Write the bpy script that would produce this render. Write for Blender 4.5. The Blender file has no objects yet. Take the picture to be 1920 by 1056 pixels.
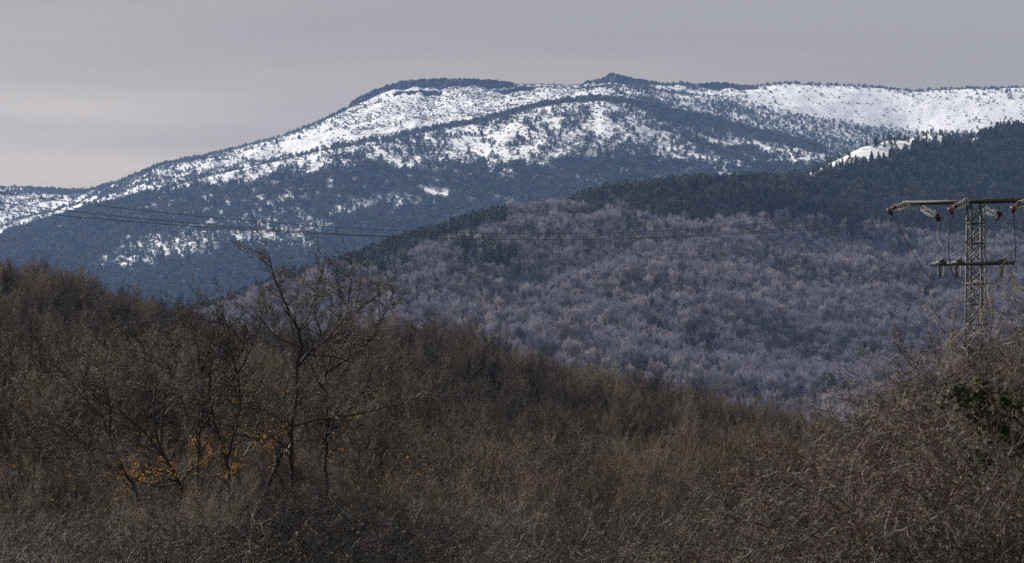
import bpy, math, random
import numpy as np
from mathutils import Vector

SEED = 7
rng = np.random.default_rng(SEED)
random.seed(SEED)
F = 5445.0; CX = 960.0; HZ = 700.0           # focal length in photo pixels, centre column, eye-level row
scene = bpy.context.scene
col = scene.collection
U = random.uniform

def P(px, row, Y):
    return Vector(((px-CX)/F*Y, Y, (HZ-row)/F*Y))

# ------------------------------------------------------------------ noise
def vnoise(x, y, seed=0):
    xi = np.floor(x).astype(np.int64); yi = np.floor(y).astype(np.int64)
    xf = x-xi; yf = y-yi
    u = xf*xf*xf*(xf*(xf*6-15)+10); v = yf*yf*yf*(yf*(yf*6-15)+10)
    def h(a, b):
        n = (a*374761393 + b*668265263 + seed*1442695041) & 0xffffffff
        n = ((n ^ (n >> 13))*1274126177) & 0xffffffff
        n = (n ^ (n >> 16)) & 0xffffffff
        return n/4294967295.0
    return (h(xi, yi)*(1-u)+h(xi+1, yi)*u)*(1-v) + (h(xi, yi+1)*(1-u)+h(xi+1, yi+1)*u)*v
def fbm(x, y, oct=4, seed=0):
    s = 0.0; a = 0.5; t = 0.0
    for o in range(oct):
        s = s + a*(vnoise(x*2**o+13.7*o, y*2**o-7.3*o, seed+o)-0.5)*2; t += a; a *= 0.5
    return s/t
def ridged(x, y, oct=3, seed=0):
    s = 0.0; a = 0.5; t = 0.0
    for o in range(oct):
        s = s + a*(1-2*np.abs(vnoise(x*2**o+3.1*o, y*2**o+9.9*o, seed+o)-0.5)*2); t += a; a *= 0.5
    return s/t

# ------------------------------------------------------------------ terrain knots: (depth, height) per column
def I(px, pts):
    a = np.array(pts, float); return np.interp(px, a[:, 0], a[:, 1])
CREST = [(-400,545),(0,572),(120,590),(200,620),(350,650),(430,675),(500,694),(700,716),(850,725),(960,760),(1100,800),(1250,825),(1400,852),(1600,885),(1920,905),(2300,905)]
MIDR = [(-400,640),(300,620),(400,592),(430,580),(540,532),(600,515),(680,488),(750,464),(860,432),(950,409),(1000,404),(1055,394),(1150,373),(1250,368),(1370,362),(1500,328),(1600,300),(1700,274),(1760,264),(1820,268),(1920,250),(2300,222)]
MIDD = [(-400,2200),(430,2300),(750,2500),(1060,2700),(1400,3000),(1500,3300),(1700,3900),(1920,4300),(2300,4400)]
SHOUL = [(-400,470),(0,447),(100,417),(180,391),(230,380),(280,362),(400,327),(500,304),(600,281),(700,265),(800,246),(900,230),(1000,201),(1060,190),(1130,187),(1200,195),(1300,218),(1400,243),(1520,272),(1600,290),(1700,296),(1800,292),(1920,284),(2300,270)]
BACKR = [(-400,352),(0,360),(60,358),(190,360),(205,362),(230,350),(300,320),(350,305),(430,282),(520,260),(600,231),(640,214),(680,194),(720,175),(760,163),(850,159),(950,160),(1020,160),(1080,162),(1110,158),(1150,149),(1200,155),(1260,162),(1330,163),(1400,166),(1480,160),(1600,165),(1700,174),(1800,171),(1920,166),(2300,160)]
BACKD = [(-400,9500),(185,9500),(225,8500),(1920,8600),(2300,8600)]

def zr(row, d): return (HZ-row)/F*d
def knots(px):
    o = np.ones_like(px)
    K = []
    K.append((-400*o, -1.0*o)); K.append((-20*o, -1.7*o)); K.append((5*o, -1.75*o))
    K.append((20*o, I(px, [(0,-3.0),(1300,-3.0),(1900,-2.6)])))
    K.append((45*o, I(px, [(0,-4.3),(1300,-4.4),(1900,-3.9)])))
    K.append((80*o, I(px, [(0,-4.3),(1920,-4.4)])))
    K.append((150*o, I(px, [(-400,-3.6),(0,-4.4),(700,-6.4),(1920,-7.4)])))
    K.append((265*o, I(px, [(-400,-0.6),(0,-2.3),(300,-5.2),(500,-6.7),(800,-8.2),(1200,-10.5),(1600,-12.5),(1920,-12.5)])))
    K.append((450*o, zr(I(px, CREST), 450)))
    K.append((700*o, I(px, [(-400,-20),(600,-45),(1920,-60)])))
    K.append((1100*o, -62*o))
    md = I(px, MIDD); mr = I(px, MIDR)
    K.append((1400*o, zr(I(px, [(-400,780),(500,790),(1920,800)]), 1400)))
    d2 = 1400+(md-1400)*0.5
    K.append((d2, zr(I(px, [(-400,690),(430,660),(600,618),(750,575),(960,545),(1200,535),(1500,530),(1700,500),(1920,470)]), d2)))
    K.append((md, zr(mr, md)))
    K.append((md+550, zr(mr, md)-110))
    K.append((5250*o, zr(I(px, [(-400,640),(300,640),(600,625),(900,520),(1200,470),(1920,430)]), 5250)))
    K.append((6000*o, zr(I(px, [(-400,560),(0,535),(180,528),(300,500),(450,468),(620,455),(800,432),(1000,400),(1200,372),(1400,360),(1920,370)]), 6000)))
    sr = I(px, SHOUL)
    K.append((7000*o, zr(sr, 7000)))
    K.append((7500*o, zr(sr+I(px, [(-400,16),(0,8),(150,4),(200,-10),(280,-14),(350,0),(500,6),(1100,10),(1250,2),(1400,0),(1920,2)]), 7500)))
    bd = I(px, BACKD); br = I(px, BACKR)
    K.append((bd, zr(br, bd)))
    K.append((bd+600, zr(br, bd)-60)); K.append((bd+2200, zr(br, bd)-500)); K.append((bd+5000, zr(br, bd)-600))
    return np.array([k[0] for k in K]), np.array([k[1] for k in K])

def H0(px, Y):
    D, Z = knots(px)
    h = np.diff(D, axis=0); s = np.diff(Z, axis=0)/h
    m = np.zeros_like(Z); m[0] = s[0]; m[-1] = s[-1]
    same = (s[:-1]*s[1:]) > 0
    w1 = 2*h[1:]+h[:-1]; w2 = h[1:]+2*h[:-1]
    hm = (w1+w2)/(w1/np.where(same, s[:-1], 1)+w2/np.where(same, s[1:], 1))
    m[1:-1] = np.where(same, hm, 0)
    out = np.full_like(Y, 0.0)
    for k in range(len(D)-1):
        if k == 0: sel = Y < D[1]
        elif k == len(D)-2: sel = Y >= D[k]
        else: sel = (Y >= D[k]) & (Y < D[k+1])
        if not sel.any(): continue
        hh = h[k][sel]; t = np.clip((Y[sel]-D[k][sel])/hh, 0, 1)
        t2 = t*t; t3 = t2*t
        out[sel] = (2*t3-3*t2+1)*Z[k][sel]+(t3-2*t2+t)*hh*m[k][sel]+(-2*t3+3*t2)*Z[k+1][sel]+(t3-t2)*hh*m[k+1][sel]
    return out

def H(x, Y):
    x = np.asarray(x, float); Y = np.asarray(Y, float)
    Ys = np.maximum(Y, 12.0)
    px = np.clip(CX+F*x/Ys, -400, 2300)
    z = H0(px, Y)
    near = np.clip(Y/200, 0, 1)
    z = z + 0.35*fbm(x/9, Y/9, 3, 1)*np.clip(Y/40, 0, 1) + near*1.1*fbm(x/45, Y/45, 3, 2)
    md = I(px, MIDD)
    wm = np.clip((Y-1100)/300, 0, 1)*np.clip((5200-Y)/500, 0, 1)
    ridge_keep = 1-0.75*np.exp(-((Y-md)/160.0)**2)
    # side gullies of the wooded slope run down to the lower left
    ang = 0.9; u = x*math.cos(ang)+Y*math.sin(ang); v = -x*math.sin(ang)+Y*math.cos(ang)
    z = z + wm*ridge_keep*(24*(ridged(u/520, v/190, 3, 5)-0.45)+10*fbm(x/100, Y/100, 3, 6))
    wf = np.clip((Y-4900)/500, 0, 1)
    bd = I(px, BACKD)
    keep = 1-0.8*np.exp(-((Y-7000)/140.0)**2)-0.93*np.exp(-((Y-bd)/170.0)**2)
    basin = np.clip((Y-7300)/300, 0, 1)*np.clip((px-560)/120, 0, 1)*np.clip((1120-px)/60, 0, 1)
    bowl = np.clip((Y-7300)/300, 0, 1)*np.clip((px-1350)/120, 0, 1)
    z = z + wf*keep*((27-18*bowl)*(ridged(x/400+0.3*Y/430, Y/700, 3, 9)-0.45)+13*fbm(x/130, Y/170, 3, 11)*(1-0.35*bowl)+(2.6+4.5*basin)*fbm(x/26, Y/34, 3, 12))
    # hollow in the snow bowl on the right of the far slope
    z = z - 30*np.exp(-((px-1700)/70.0)**2-((Y-8000)/170.0)**2)
    return z

def rowof(Y, z): return HZ-F*z/Y

# ------------------------------------------------------------------ maps of what grows where, in (bearing column, height row) of the ground
def band(px, row, line, half):
    c = I(px, line); a, b = line[0][0], line[-1][0]; w = max(6., (b-a)*.16)
    taper = np.clip(np.minimum(px-a, b-px)/w, 0, 1)
    return np.exp(-((row-c)/(half*(.25+.75*taper)))**2)*taper**.5*((px > a) & (px < b))
FOREST_EDGE = [(-400,440),(0,432),(90,418),(180,388),(240,378),(300,370),(400,364),(500,348),(600,330),(700,306),(800,305),(900,308),(1000,310),(1060,296),(1100,284),(1200,286),(1280,300),(1400,310),(1500,316),(1600,320),(2300,330)]
def front_density(px, row, x, Y):
    """pine density on the near flank of the snowy range (0..1)"""
    e = I(px, FOREST_EDGE)+16*fbm(px/60, row/20, 3, 21)
    s = I(px, SHOUL)
    above = np.clip((e-row)/np.maximum(e-s, 12), 0, 1)
    n = 0.5+0.5*fbm(x/70, Y/110, 3, 22)
    n2 = fbm(x/34, Y/60, 3, 23); d = np.where(row > e, 1.0, np.clip(0.36-0.26*above+.5*(n-0.5)+.75*n2, 0.04, 1))
    d = np.where((row <= e) & (above > 0.965), np.maximum(d, 0.6), d)             # the fringe along the crest
    darkband = band(px, row, [(1170,196),(1300,228),(1400,252),(1550,285)], 13)+0.8*band(px, row, [(1230,262),(1330,285),(1450,300)], 10)
    d = np.maximum(d, np.clip(darkband*1.15*(1+.8*n2), 0, .95))
    d = np.where((px < 560) & (row > e-14), np.maximum(d, 0.85), d)
    holes = np.clip(1.5*(.95+.6*fbm(px/16, row/6, 2, 28))*band(px, row, [(165,500),(240,482),(340,452),(430,440),(520,432),(640,428)], 32), 0, 1)
    holes = np.maximum(holes, 1.1*band(px, row, [(600,404),(660,387),(720,380),(790,368),(860,358)], 15)*1.2*(fbm(px/40, row/10, 2, 24) > -0.25))
    holes = np.maximum(holes, 1.1*band(px, row, [(230,392),(330,388),(430,378),(540,372),(640,352)], 17)*np.clip(fbm(px/17, row/6, 2, 29)*3+.1, 0, 1))
    holes = np.maximum(holes, 1.0*band(px, row, [(905,362),(935,369),(965,378)], 3))
    holes = np.maximum(holes, 1.0*band(px, row, [(1010,332),(1080,338),(1140,340)], 7)*(fbm(px/20, row/6, 2, 25) > 0.15))
    holes = np.maximum(holes, 1.0*np.exp(-((px-1238-(345-row)*0.5)/6.0)**2-((row-333)/14.0)**2))
    holes = np.maximum(holes, 0.9*band(px, row, [(225,408),(300,402),(400,398)], 8)*(fbm(px/18, row/7, 2, 26) > 0.1))
    holes = np.maximum(holes, 1.1*np.clip(fbm(px/22, row/8, 3, 27)*3.4-.35-(row-e)/90, 0, 1)*(row < e+110))
    d = np.where(row > e, d*(1-0.68*np.clip(holes, 0, 1)), d)
    return d, np.where(row > e, np.clip(holes, 0, 1), 1.0)
def back_density(px, row, x, Y):
    n = 0.5+0.5*fbm(x/60, Y/90, 3, 31)
    br = I(px, BACKR); dr = row-br
    d = 0.035+0.55*np.clip(n-0.62, 0, 1)
    d = np.where(px < 200, np.clip(0.38+1.2*(n-0.5), 0.06, 1)+0.5*(dr < 7), d)
    left = (px >= 200) & (px < 650)
    d = np.where(left, np.clip(0.05+.9*np.clip(n-0.6, 0, 1)+0.6*np.exp(-dr/4.0)+0.35*np.clip((row-270)/60, 0, 1)*(px < 560), 0, 1), d)
    basin = (px >= 650) & (px < 1090)
    d = np.where(basin, 0.02+0.2*np.clip(n-0.6, 0, 1), d)
    peak = (px >= 1090) & (px < 1400)
    d = np.where(peak, np.clip(0.24+1.9*(n-0.5)+0.35*(dr > 25)+.5*(fbm((px+1.6*row)/60, (row-.35*px)/9, 2, 33) > .25), 0.03, 1), d)
    bowl = px >= 1400
    bb = I(px, [(1380,188),(1500,215),(1600,232),(1750,248),(1950,252)])
    d = np.where(bowl, 0.025+0.25*np.clip(n-0.66, 0, 1)+0.10*np.exp(-dr/3.0)+0.16*np.clip((px-1760)/120, 0, 1)*(n > 0.5)+0.85*np.clip((row-bb+4)/10, 0, 1), d)
    return d
def mid_kind(px, row, x, Y):
    """(pine probability, tree density) of the middle hill"""
    mr = I(px, MIDR); dr = row-mr
    nz = fbm(px/35, row/12, 3, 41); n2 = fbm(x/60, Y/60, 3, 42)
    edge = I(px, [(1040,396),(1060,402),(1200,412),(1300,432),(1400,418),(1500,424),(1600,432),(1700,432),(1800,440),(2100,445)])+22*nz
    pine = ((px > 1045) & (row < edge))*1.0
    lw = I(px, [(430,10),(640,16),(700,40),(760,34),(840,22),(880,28),(945,26),(960,2),(1040,2)])+9*nz
    pine = np.maximum(pine, ((px <= 955) & (dr < lw))*1.0)
    for (a, b, wa, wb, v) in ((925,492,52,24,.75),(742,505,30,12,.7),(870,470,28,12,.6),(1000,440,20,8,.5),(1715,690,44,16,.8),(1570,752,16,9,.7),(1640,745,20,8,.5),(1090,425,40,14,.6),(640,470,30,10,.6),(1180,440,60,14,.35),(1850,430,80,22,.5)):
        pine = np.maximum(pine, v*np.exp(-((px-a)/wa)**2-((row-b)/wb)**2)*(1.2+n2))
    pine = np.maximum(pine, 0.004+0.5*np.clip(n2-0.42, 0, 1))
    dens = np.ones_like(px)
    clear = band(px, row, [(765,475),(800,462),(840,448),(900,436),(960,426)], 6.5)
    dens = dens*(1-np.clip(1.6*clear, 0, 1))
    strip = (px > 1495) & (px < 1835) & (dr < np.where(px < 1705, 9.5, 6+9*nz))
    dens = np.where(strip, 0.05, dens)
    return np.clip(pine, 0, 1), dens, strip, clear

# ------------------------------------------------------------------ materials
def newmat(name):
    m = bpy.data.materials.new(name); m.use_nodes = True
    nt = m.node_tree; b = nt.nodes['Principled BSDF']
    return m, nt, b
def N(nt, t, **kw):
    n = nt.nodes.new(t)
    for k, v in kw.items(): setattr(n, k, v)
    return n
def ramp(nt, fac, stops):
    r = N(nt, 'ShaderNodeValToRGB'); e = r.color_ramp.elements
    while len(e) < len(stops): e.new(0.5)
    for el, (p, c) in zip(e, stops): el.position = p; el.color = (*c, 1)
    nt.links.new(fac, r.inputs[0]); return r.outputs[0]
def mix(nt, fac, a, b, mode='MIX'):
    m = N(nt, 'ShaderNodeMix', data_type='RGBA', blend_type=mode)
    for s, v in ((0, fac), (6, a), (7, b)):
        if hasattr(v, 'is_linked'): nt.links.new(v, m.inputs[s])
        elif isinstance(v, tuple): m.inputs[s].default_value = (*v, 1)
        else: m.inputs[s].default_value = v
    return m.outputs[2]
def noise(nt, scale, detail=3, vec=None, rough=0.55):
    n = N(nt, 'ShaderNodeTexNoise'); n.inputs['Scale'].default_value = scale; n.inputs['Detail'].default_value = detail; n.inputs['Roughness'].default_value = rough
    if vec is not None: nt.links.new(vec, n.inputs['Vector'])
    return n.outputs[0]
def bump(nt, b, h, dist, strength=1.0):
    n = N(nt, 'ShaderNodeBump'); n.inputs['Strength'].default_value = strength; n.inputs['Distance'].default_value = dist
    nt.links.new(h, n.inputs['Height']); nt.links.new(n.outputs[0], b.inputs['Normal'])

def varied(name, a, b_, rough=0.8, spec=0.3, nscale=1.5, inst=0.5, trans=0.0):
    """a colour wandering between a and b_ along the object and from one copy to the next"""
    m, nt, b = newmat(name)
    tc = N(nt, 'ShaderNodeTexCoord'); oi = N(nt, 'ShaderNodeObjectInfo')
    n = noise(nt, nscale, 3, tc.outputs['Object'])
    mx = N(nt, 'ShaderNodeMath', operation='MULTIPLY_ADD'); nt.links.new(oi.outputs['Random'], mx.inputs[0]); mx.inputs[1].default_value = inst
    s = N(nt, 'ShaderNodeMath', operation='MULTIPLY_ADD'); nt.links.new(n, s.inputs[0]); s.inputs[1].default_value = 1.6; s.inputs[2].default_value = -0.3-inst/2
    nt.links.new(s.outputs[0], mx.inputs[2])
    nt.links.new(ramp(nt, mx.outputs[0], [(0.1, a), (0.9, b_)]), b.inputs['Base Color'])
    b.inputs['Roughness'].default_value = rough; b.inputs['Specular IOR Level'].default_value = spec
    return m
M = {}
M['bark'] = varied('dark_bark', (.016, .013, .011), (.045, .037, .031), .75, .35, 3.0, .4)
M['twig'] = varied('brown_twig', (.05, .04, .032), (.21, .165, .125), .65, .28, 1.2, .6)
M['oak_twig'] = varied('oak_twig', (.022, .018, .014), (.15, .12, .09), .65, .3, 1.5, .6)
M['wood_bark'] = varied('wood_bark', (.022, .019, .016), (.06, .05, .042), .8, .3, 2.0, .5)
M['wood_twig'] = varied('wood_twig', (.045, .033, .022), (.215, .162, .11), .68, .22, .5, .9)
M['dark_wood_twig'] = varied('dark_wood_twig', (.020, .015, .012), (.085, .065, .047), .7, .2, .5, .8)
M['bramble'] = varied('bramble_cane', (.014, .009, .0075), (.090, .054, .041), .52, .42)
M['dark_bramble'] = varied('dark_bramble_cane', (.005, .0045, .004), (.022, .018, .015), .7, .2, 2.5, .4)  # near-black copy of the cane, also used to paint shade in hollows
M['pale_cane'] = varied('dead_cane', (.14, .115, .095), (.46, .40, .33), .7, .25, 2.5, .4)
M['hill_twig'] = varied('grey_beech_twig', (.23, .225, .27), (.43, .41, .485), .85, .1, .25, .8)
M['pale_hill_twig'] = varied('pale_sunlit_hill_twig', (.34, .31, .33), (.62, .57, .59), .85, .1, .25, .6)  # paler tree patches; its colour also stands in for sun on the lower-right slope
M['dark_hill_twig'] = varied('dark_alder_twig', (.11, .105, .125), (.26, .245, .27), .85, .1, .25, .6)
M['hill_bark'] = varied('grey_beech_bark', (.24, .235, .25), (.44, .42, .43), .8, .2, .25, .4)
M['pine'] = varied('pine_needles', (.014, .025, .019), (.115, .132, .09), .7, .25, .35, 1.0)
M['far_pine'] = varied('distant_pine_needles', (.010, .018, .014), (.14, .16, .115), .8, .15, .35, 1.0)
M['pine_bark'] = varied('pine_bark', (.10, .07, .05), (.17, .12, .085), .9, .2, 1., .3)
M['scrub'] = varied('scrub_twigs', (.05, .05, .04), (.13, .11, .09), .9, .1, .5, .8)
M['orange_leaf'] = varied('withered_leaf', (.20, .075, .016), (.78, .42, .07), .6, .3, 6, .3)
M['pale_leaf'] = varied('dry_leaf', (.11, .085, .05), (.30, .24, .15), .6, .3, 6, .3)
M['ivy_leaf'] = varied('ivy_leaf', (.022, .028, .012), (.085, .10, .04), .8, .1, 4, .3)
for k in ('orange_leaf', 'pale_leaf'):
    nt = M[k].node_tree; b = nt.nodes['Principled BSDF']; tr = N(nt, 'ShaderNodeBsdfTranslucent'); ms = N(nt, 'ShaderNodeMixShader'); ms.inputs[0].default_value = .5
    nt.links.new(b.inputs['Base Color'].links[0].from_socket, tr.inputs['Color']); nt.links.new(b.outputs[0], ms.inputs[1]); nt.links.new(tr.outputs[0], ms.inputs[2])
    nt.links.new(ms.outputs[0], nt.nodes['Material Output'].inputs['Surface'])

m, nt, b = newmat('rock'); M['rock'] = m
tc = N(nt, 'ShaderNodeTexCoord'); n1 = noise(nt, .05, 6, tc.outputs['Object'], .7)
c = ramp(nt, n1, [(.3, (.008, .008, .009)), (.7, (.040, .038, .036))])
geo = N(nt, 'ShaderNodeNewGeometry'); sx = N(nt, 'ShaderNodeSeparateXYZ'); nt.links.new(geo.outputs['Normal'], sx.inputs[0])
ad = N(nt, 'ShaderNodeMath', operation='MULTIPLY_ADD'); nt.links.new(noise(nt, .12, 3, tc.outputs['Object']), ad.inputs[0]); ad.inputs[1].default_value = .35; nt.links.new(sx.outputs[2], ad.inputs[2])
f = ramp(nt, ad.outputs[0], [(1.0, (0, 0, 0)), (1.08, (1, 1, 1))])
nt.links.new(mix(nt, f, c, (.78, .79, .80)), b.inputs['Base Color']); b.inputs['Roughness'].default_value = .9
bump(nt, b, n1, 14)

m, nt, b = newmat('ground'); M['ground'] = m
tc = N(nt, 'ShaderNodeTexCoord'); co = tc.outputs['Object']
at = N(nt, 'ShaderNodeAttribute', attribute_name='snow'); at2 = N(nt, 'ShaderNodeAttribute', attribute_name='pale')
litter = ramp(nt, noise(nt, .9, 6, co, .7), [(.3, (.018, .014, .011)), (.7, (.05, .038, .027))])
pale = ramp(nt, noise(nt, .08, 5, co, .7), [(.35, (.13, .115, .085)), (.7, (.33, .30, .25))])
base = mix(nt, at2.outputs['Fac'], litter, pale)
ns = noise(nt, .09, 8, co, .72)          # heath and stones poking through
nb = noise(nt, .012, 4, co, .6)
sm = N(nt, 'ShaderNodeMath', operation='MULTIPLY_ADD'); nt.links.new(nb, sm.inputs[0]); sm.inputs[1].default_value = .55; nt.links.new(ns, sm.inputs[2])
rockf = ramp(nt, sm.outputs[0], [(.83, (0, 0, 0)), (.93, (1, 1, 1))])
at3 = N(nt, 'ShaderNodeAttribute', attribute_name='stony')
rk = N(nt, 'ShaderNodeMath', operation='MULTIPLY'); nt.links.new(rockf, rk.inputs[0]); nt.links.new(at3.outputs['Fac'], rk.inputs[1])
snow = mix(nt, rk.outputs[0], (.90, .90, .90), (.10, .09, .085))
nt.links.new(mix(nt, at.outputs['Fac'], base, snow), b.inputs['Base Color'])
b.inputs['Roughness'].default_value = .85; b.inputs['Specular IOR Level'].default_value = .15
bump(nt, b, ns, 5.0, .9)

def plain(name, c, rough=.5, metal=0., spec=.5, trans=0.):
    m, nt, b = newmat(name); b.inputs['Base Color'].default_value = (*c, 1)
    b.inputs['Roughness'].default_value = rough; b.inputs['Metallic'].default_value = metal
    b.inputs['Specular IOR Level'].default_value = spec; b.inputs['Transmission Weight'].default_value = trans
    return m
m, nt, b = newmat('galvanised_steel'); M['steel'] = m
tc = N(nt, 'ShaderNodeTexCoord')
nt.links.new(ramp(nt, noise(nt, 6, 5, tc.outputs['Object'], .7), [(.3, (.06, .065, .07)), (.7, (.15, .155, .16))]), b.inputs['Base Color'])
b.inputs['Metallic'].default_value = .55; b.inputs['Roughness'].default_value = .42
m, nt, b = newmat('dark_steel'); M['dark_steel'] = m
tc = N(nt, 'ShaderNodeTexCoord')
nt.links.new(ramp(nt, noise(nt, 5, 5, tc.outputs['Object'], .7), [(.3, (.022, .024, .025)), (.7, (.055, .056, .055))]), b.inputs['Base Color'])
b.inputs['Metallic'].default_value = .1; b.inputs['Roughness'].default_value = .6
M['cover'] = varied('brown_cover', (.05, .014, .010), (.10, .028, .018), .45, .5, 8, .2)
M['jumper'] = plain('maroon_cable', (.03, .009, .009), .4)
M['wire'] = plain('weathered_wire', (.13, .11, .095), .5, .3)
M['glass'] = plain('insulator_glass', (.80, .86, .83), .05, 0, .5, 1.0)
M['rim'] = plain('backlit_insulator_rim', (.80, .84, .82), .12, 0, .9, .15)  # whitish ring: back light on the glass edge put into the colour
M['shed'] = varied('olive_polymer', (.05, .048, .03), (.12, .11, .07), .4, .5, 20, .1)
M['cap'] = plain('pale_clamp', (.62, .62, .60), .35, .3)

# ------------------------------------------------------------------ mesh helpers
def mesh(name, v, f, mat, parent=None, smooth=False, mi=None, mats=None):
    """v Nx3 array, f MxK array (all faces with K corners)"""
    v = np.asarray(v, np.float32); f = np.asarray(f, np.int32)
    me = bpy.data.meshes.new(name); k = f.shape[1]
    me.vertices.add(len(v)); me.vertices.foreach_set('co', v.ravel())
    me.loops.add(f.size); me.loops.foreach_set('vertex_index', f.ravel())
    me.polygons.add(len(f)); me.polygons.foreach_set('loop_start', np.arange(0, f.size, k, dtype=np.int32))
    for mm in (mats or [mat]): me.materials.append(mm)
    if mi is not None: me.polygons.foreach_set('material_index', np.asarray(mi, np.int32))
    me.update(calc_edges=True)
    if smooth: me.polygons.foreach_set('use_smooth', np.ones(len(f), bool))
    o = bpy.data.objects.new(name, me); col.objects.link(o)
    if parent is not None: o.parent = parent
    return o
def tubes(segs, n=3):
    """prisms round the segments (x0 y0 z0 x1 y1 z1 r0 r1)"""
    s = np.asarray(segs, float); a = s[:, :3]; b = s[:, 3:6]; d = b-a
    L = np.linalg.norm(d, axis=1, keepdims=True); d = d/np.maximum(L, 1e-9)
    ref = np.where(np.abs(d[:, 2:3]) > .9, np.array([[1., 0, 0]]), np.array([[0, 0, 1.]]))
    u = np.cross(d, ref); u /= np.linalg.norm(u, axis=1, keepdims=True); w = np.cross(d, u)
    V = np.zeros((len(s), 2*n, 3))
    for i in range(n):
        t = 2*math.pi*i/n; dirn = u*math.cos(t)+w*math.sin(t)
        V[:, i] = a+dirn*s[:, 6:7]; V[:, n+i] = b+dirn*s[:, 7:8]
    base = (np.arange(len(s))*2*n)[:, None]
    Fc = np.concatenate([np.stack([base[:, 0]+i, base[:, 0]+(i+1) % n, base[:, 0]+n+(i+1) % n, base[:, 0]+n+i], 1)[:, None] for i in range(n)], 1).reshape(-1, 4)
    return V.reshape(-1, 3), Fc
def tag(o, label=None, cat=None, group=None, kind=None):
    if label: o['label'] = label
    if cat: o['category'] = cat
    if group: o['group'] = group
    if kind: o['kind'] = kind
    return o
def empty(name, loc=(0, 0, 0), rz=0.):
    o = bpy.data.objects.new(name, None); col.objects.link(o); o.location = loc; o.rotation_euler = (0, 0, rz); o.empty_display_size = .5
    return o
def copy_tree(o, loc, rz, s, label=None, group=None):
    r = o.copy(); col.objects.link(r); r.location = loc; r.rotation_euler = (0, 0, rz); r.scale = (s, s, s)
    for k, v in (('label', label), ('group', group)):
        if v: r[k] = v
    for ch in KIDS.get(o.name, []):
        c = ch.copy(); col.objects.link(c); c.parent = r
    return r
KIDS = {}

def rv():
    while True:
        v = Vector((U(-1, 1), U(-1, 1), U(-1, 1)))
        if .05 < v.length < 1: return v.normalized()
def spread(d, ang):
    a = d.cross(rv())
    a = a.normalized() if a.length > 1e-4 else Vector((1, 0, 0))
    return (d*math.cos(ang)+a*math.sin(ang)).normalized()

def grow(out, p, d, L, r, lvl, S):
    """one branch and everything on it; S holds per-level lists"""
    n = S['n'][lvl]; st = L/n; last = lvl == len(S['n'])-1
    kids = S['k'][lvl]; carry = 0.
    for i in range(n):
        d = (d+rv()*S['wig'][lvl]+Vector((0, 0, S['up'][lvl]))).normalized()
        q = p+d*st; t = (i+1)/n
        ra = r*(1-(1-S['tip'])*i/n); rb = r*(1-(1-S['tip'])*t)
        out.append((p.x, p.y, p.z, q.x, q.y, q.z, ra, rb, lvl))
        p = q
        if not last and t > S['bare'][lvl]:
            carry += kids/(n*(1-S['bare'][lvl])+1e-6)
            while carry >= 1:
                carry -= 1
                cd = spread(d, U(*S['ang'][lvl]))
                if S.get('flat') and cd.z < -.1: cd.z *= .3; cd.normalize()
                grow(out, p-d*st*U(0, .8), cd, L*S['len'][lvl]*(1.1-.55*t)*U(.7, 1.25), max(rb*U(.45, .7), S['rmin']), lvl+1, S)
    if not last and lvl > 0:
        grow(out, p, spread(d, .2), L*S['len'][lvl]*.8, max(r*S['tip'], S['rmin']), lvl+1, S)
OAK = dict(n=[5, 8, 6, 4, 3], k=[6, 8, 7, 5.2, 0], bare=[.45, .22, .15, .1, 0], wig=[.10, .17, .22, .26, .3], up=[.05, .10, .09, .07, .05],
           ang=[(.35, .9), (.5, 1.0), (.5, 1.0), (.5, 1.0), (0, 0)], len=[1.25, .48, .5, .52, 0], tip=.35, rmin=.0078)

def split_tree(segs, rcut):
    a = [s for s in segs if s[6] > rcut]; b = [s for s in segs if s[6] <= rcut]
    return a, b

# ------------------------------------------------------------------ terrain mesh
ucols = np.unique(np.concatenate([np.arange(-900, -60, 14), np.arange(-60, 2070, 3.2), np.arange(2070, 2900, 14)]).round(2))
APEX = 400.0
yrows = np.concatenate([np.arange(-380, 0, 12), np.arange(0, 120, 2.5), np.arange(120, 620, 6), np.arange(620, 1300, 28), np.arange(1300, 4450, 17), np.arange(4450, 5300, 50),
                        np.arange(5300, 6900, 22), np.arange(6900, 9750, 12), np.arange(9750, 11200, 120)])
UU, YY = np.meshgrid(ucols, yrows)
XX = (UU-CX)/F*(YY+APEX)
ZZ = H(XX.ravel(), YY.ravel()).reshape(XX.shape)
nr, nc = XX.shape
idx = np.arange(nr*nc).reshape(nr, nc)
faces = np.stack([idx[:-1, :-1], idx[:-1, 1:], idx[1:, 1:], idx[1:, :-1]], -1).reshape(-1, 4)
terrain = mesh('terrain', np.stack([XX, YY, ZZ], -1).reshape(-1, 3), faces, M['ground'], smooth=True)
terrain['kind'] = 'structure'
Ysafe = np.maximum(YY, 10); PX = CX+F*XX/Ysafe; ROW = rowof(Ysafe, ZZ)
fd, fh = front_density(PX, ROW, XX, YY)
snow = np.where(YY > 7150, 1.0, fh)*(YY > 5000)
pk, dn, strip, clear = mid_kind(PX, ROW, XX, YY)
mid = (YY > 1200) & (YY < 5000)
snow = np.where(mid & strip & (ROW-I(PX, MIDR) < 9), 1.0, snow)
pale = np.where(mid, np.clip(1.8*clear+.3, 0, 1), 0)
basinw = np.clip((PX-600)/80, 0, 1)*np.clip((1110-PX)/50, 0, 1)
stony = np.where(YY > 7150, 0.25+0.75*basinw+0.6*((PX > 1080) & (PX < 1390)), 0.8)
stony = np.where((YY > 7150) & (PX > 1400), 0.12, stony)
stony = np.where((YY > 7150) & (PX < 600), 0.35, stony)
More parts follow.
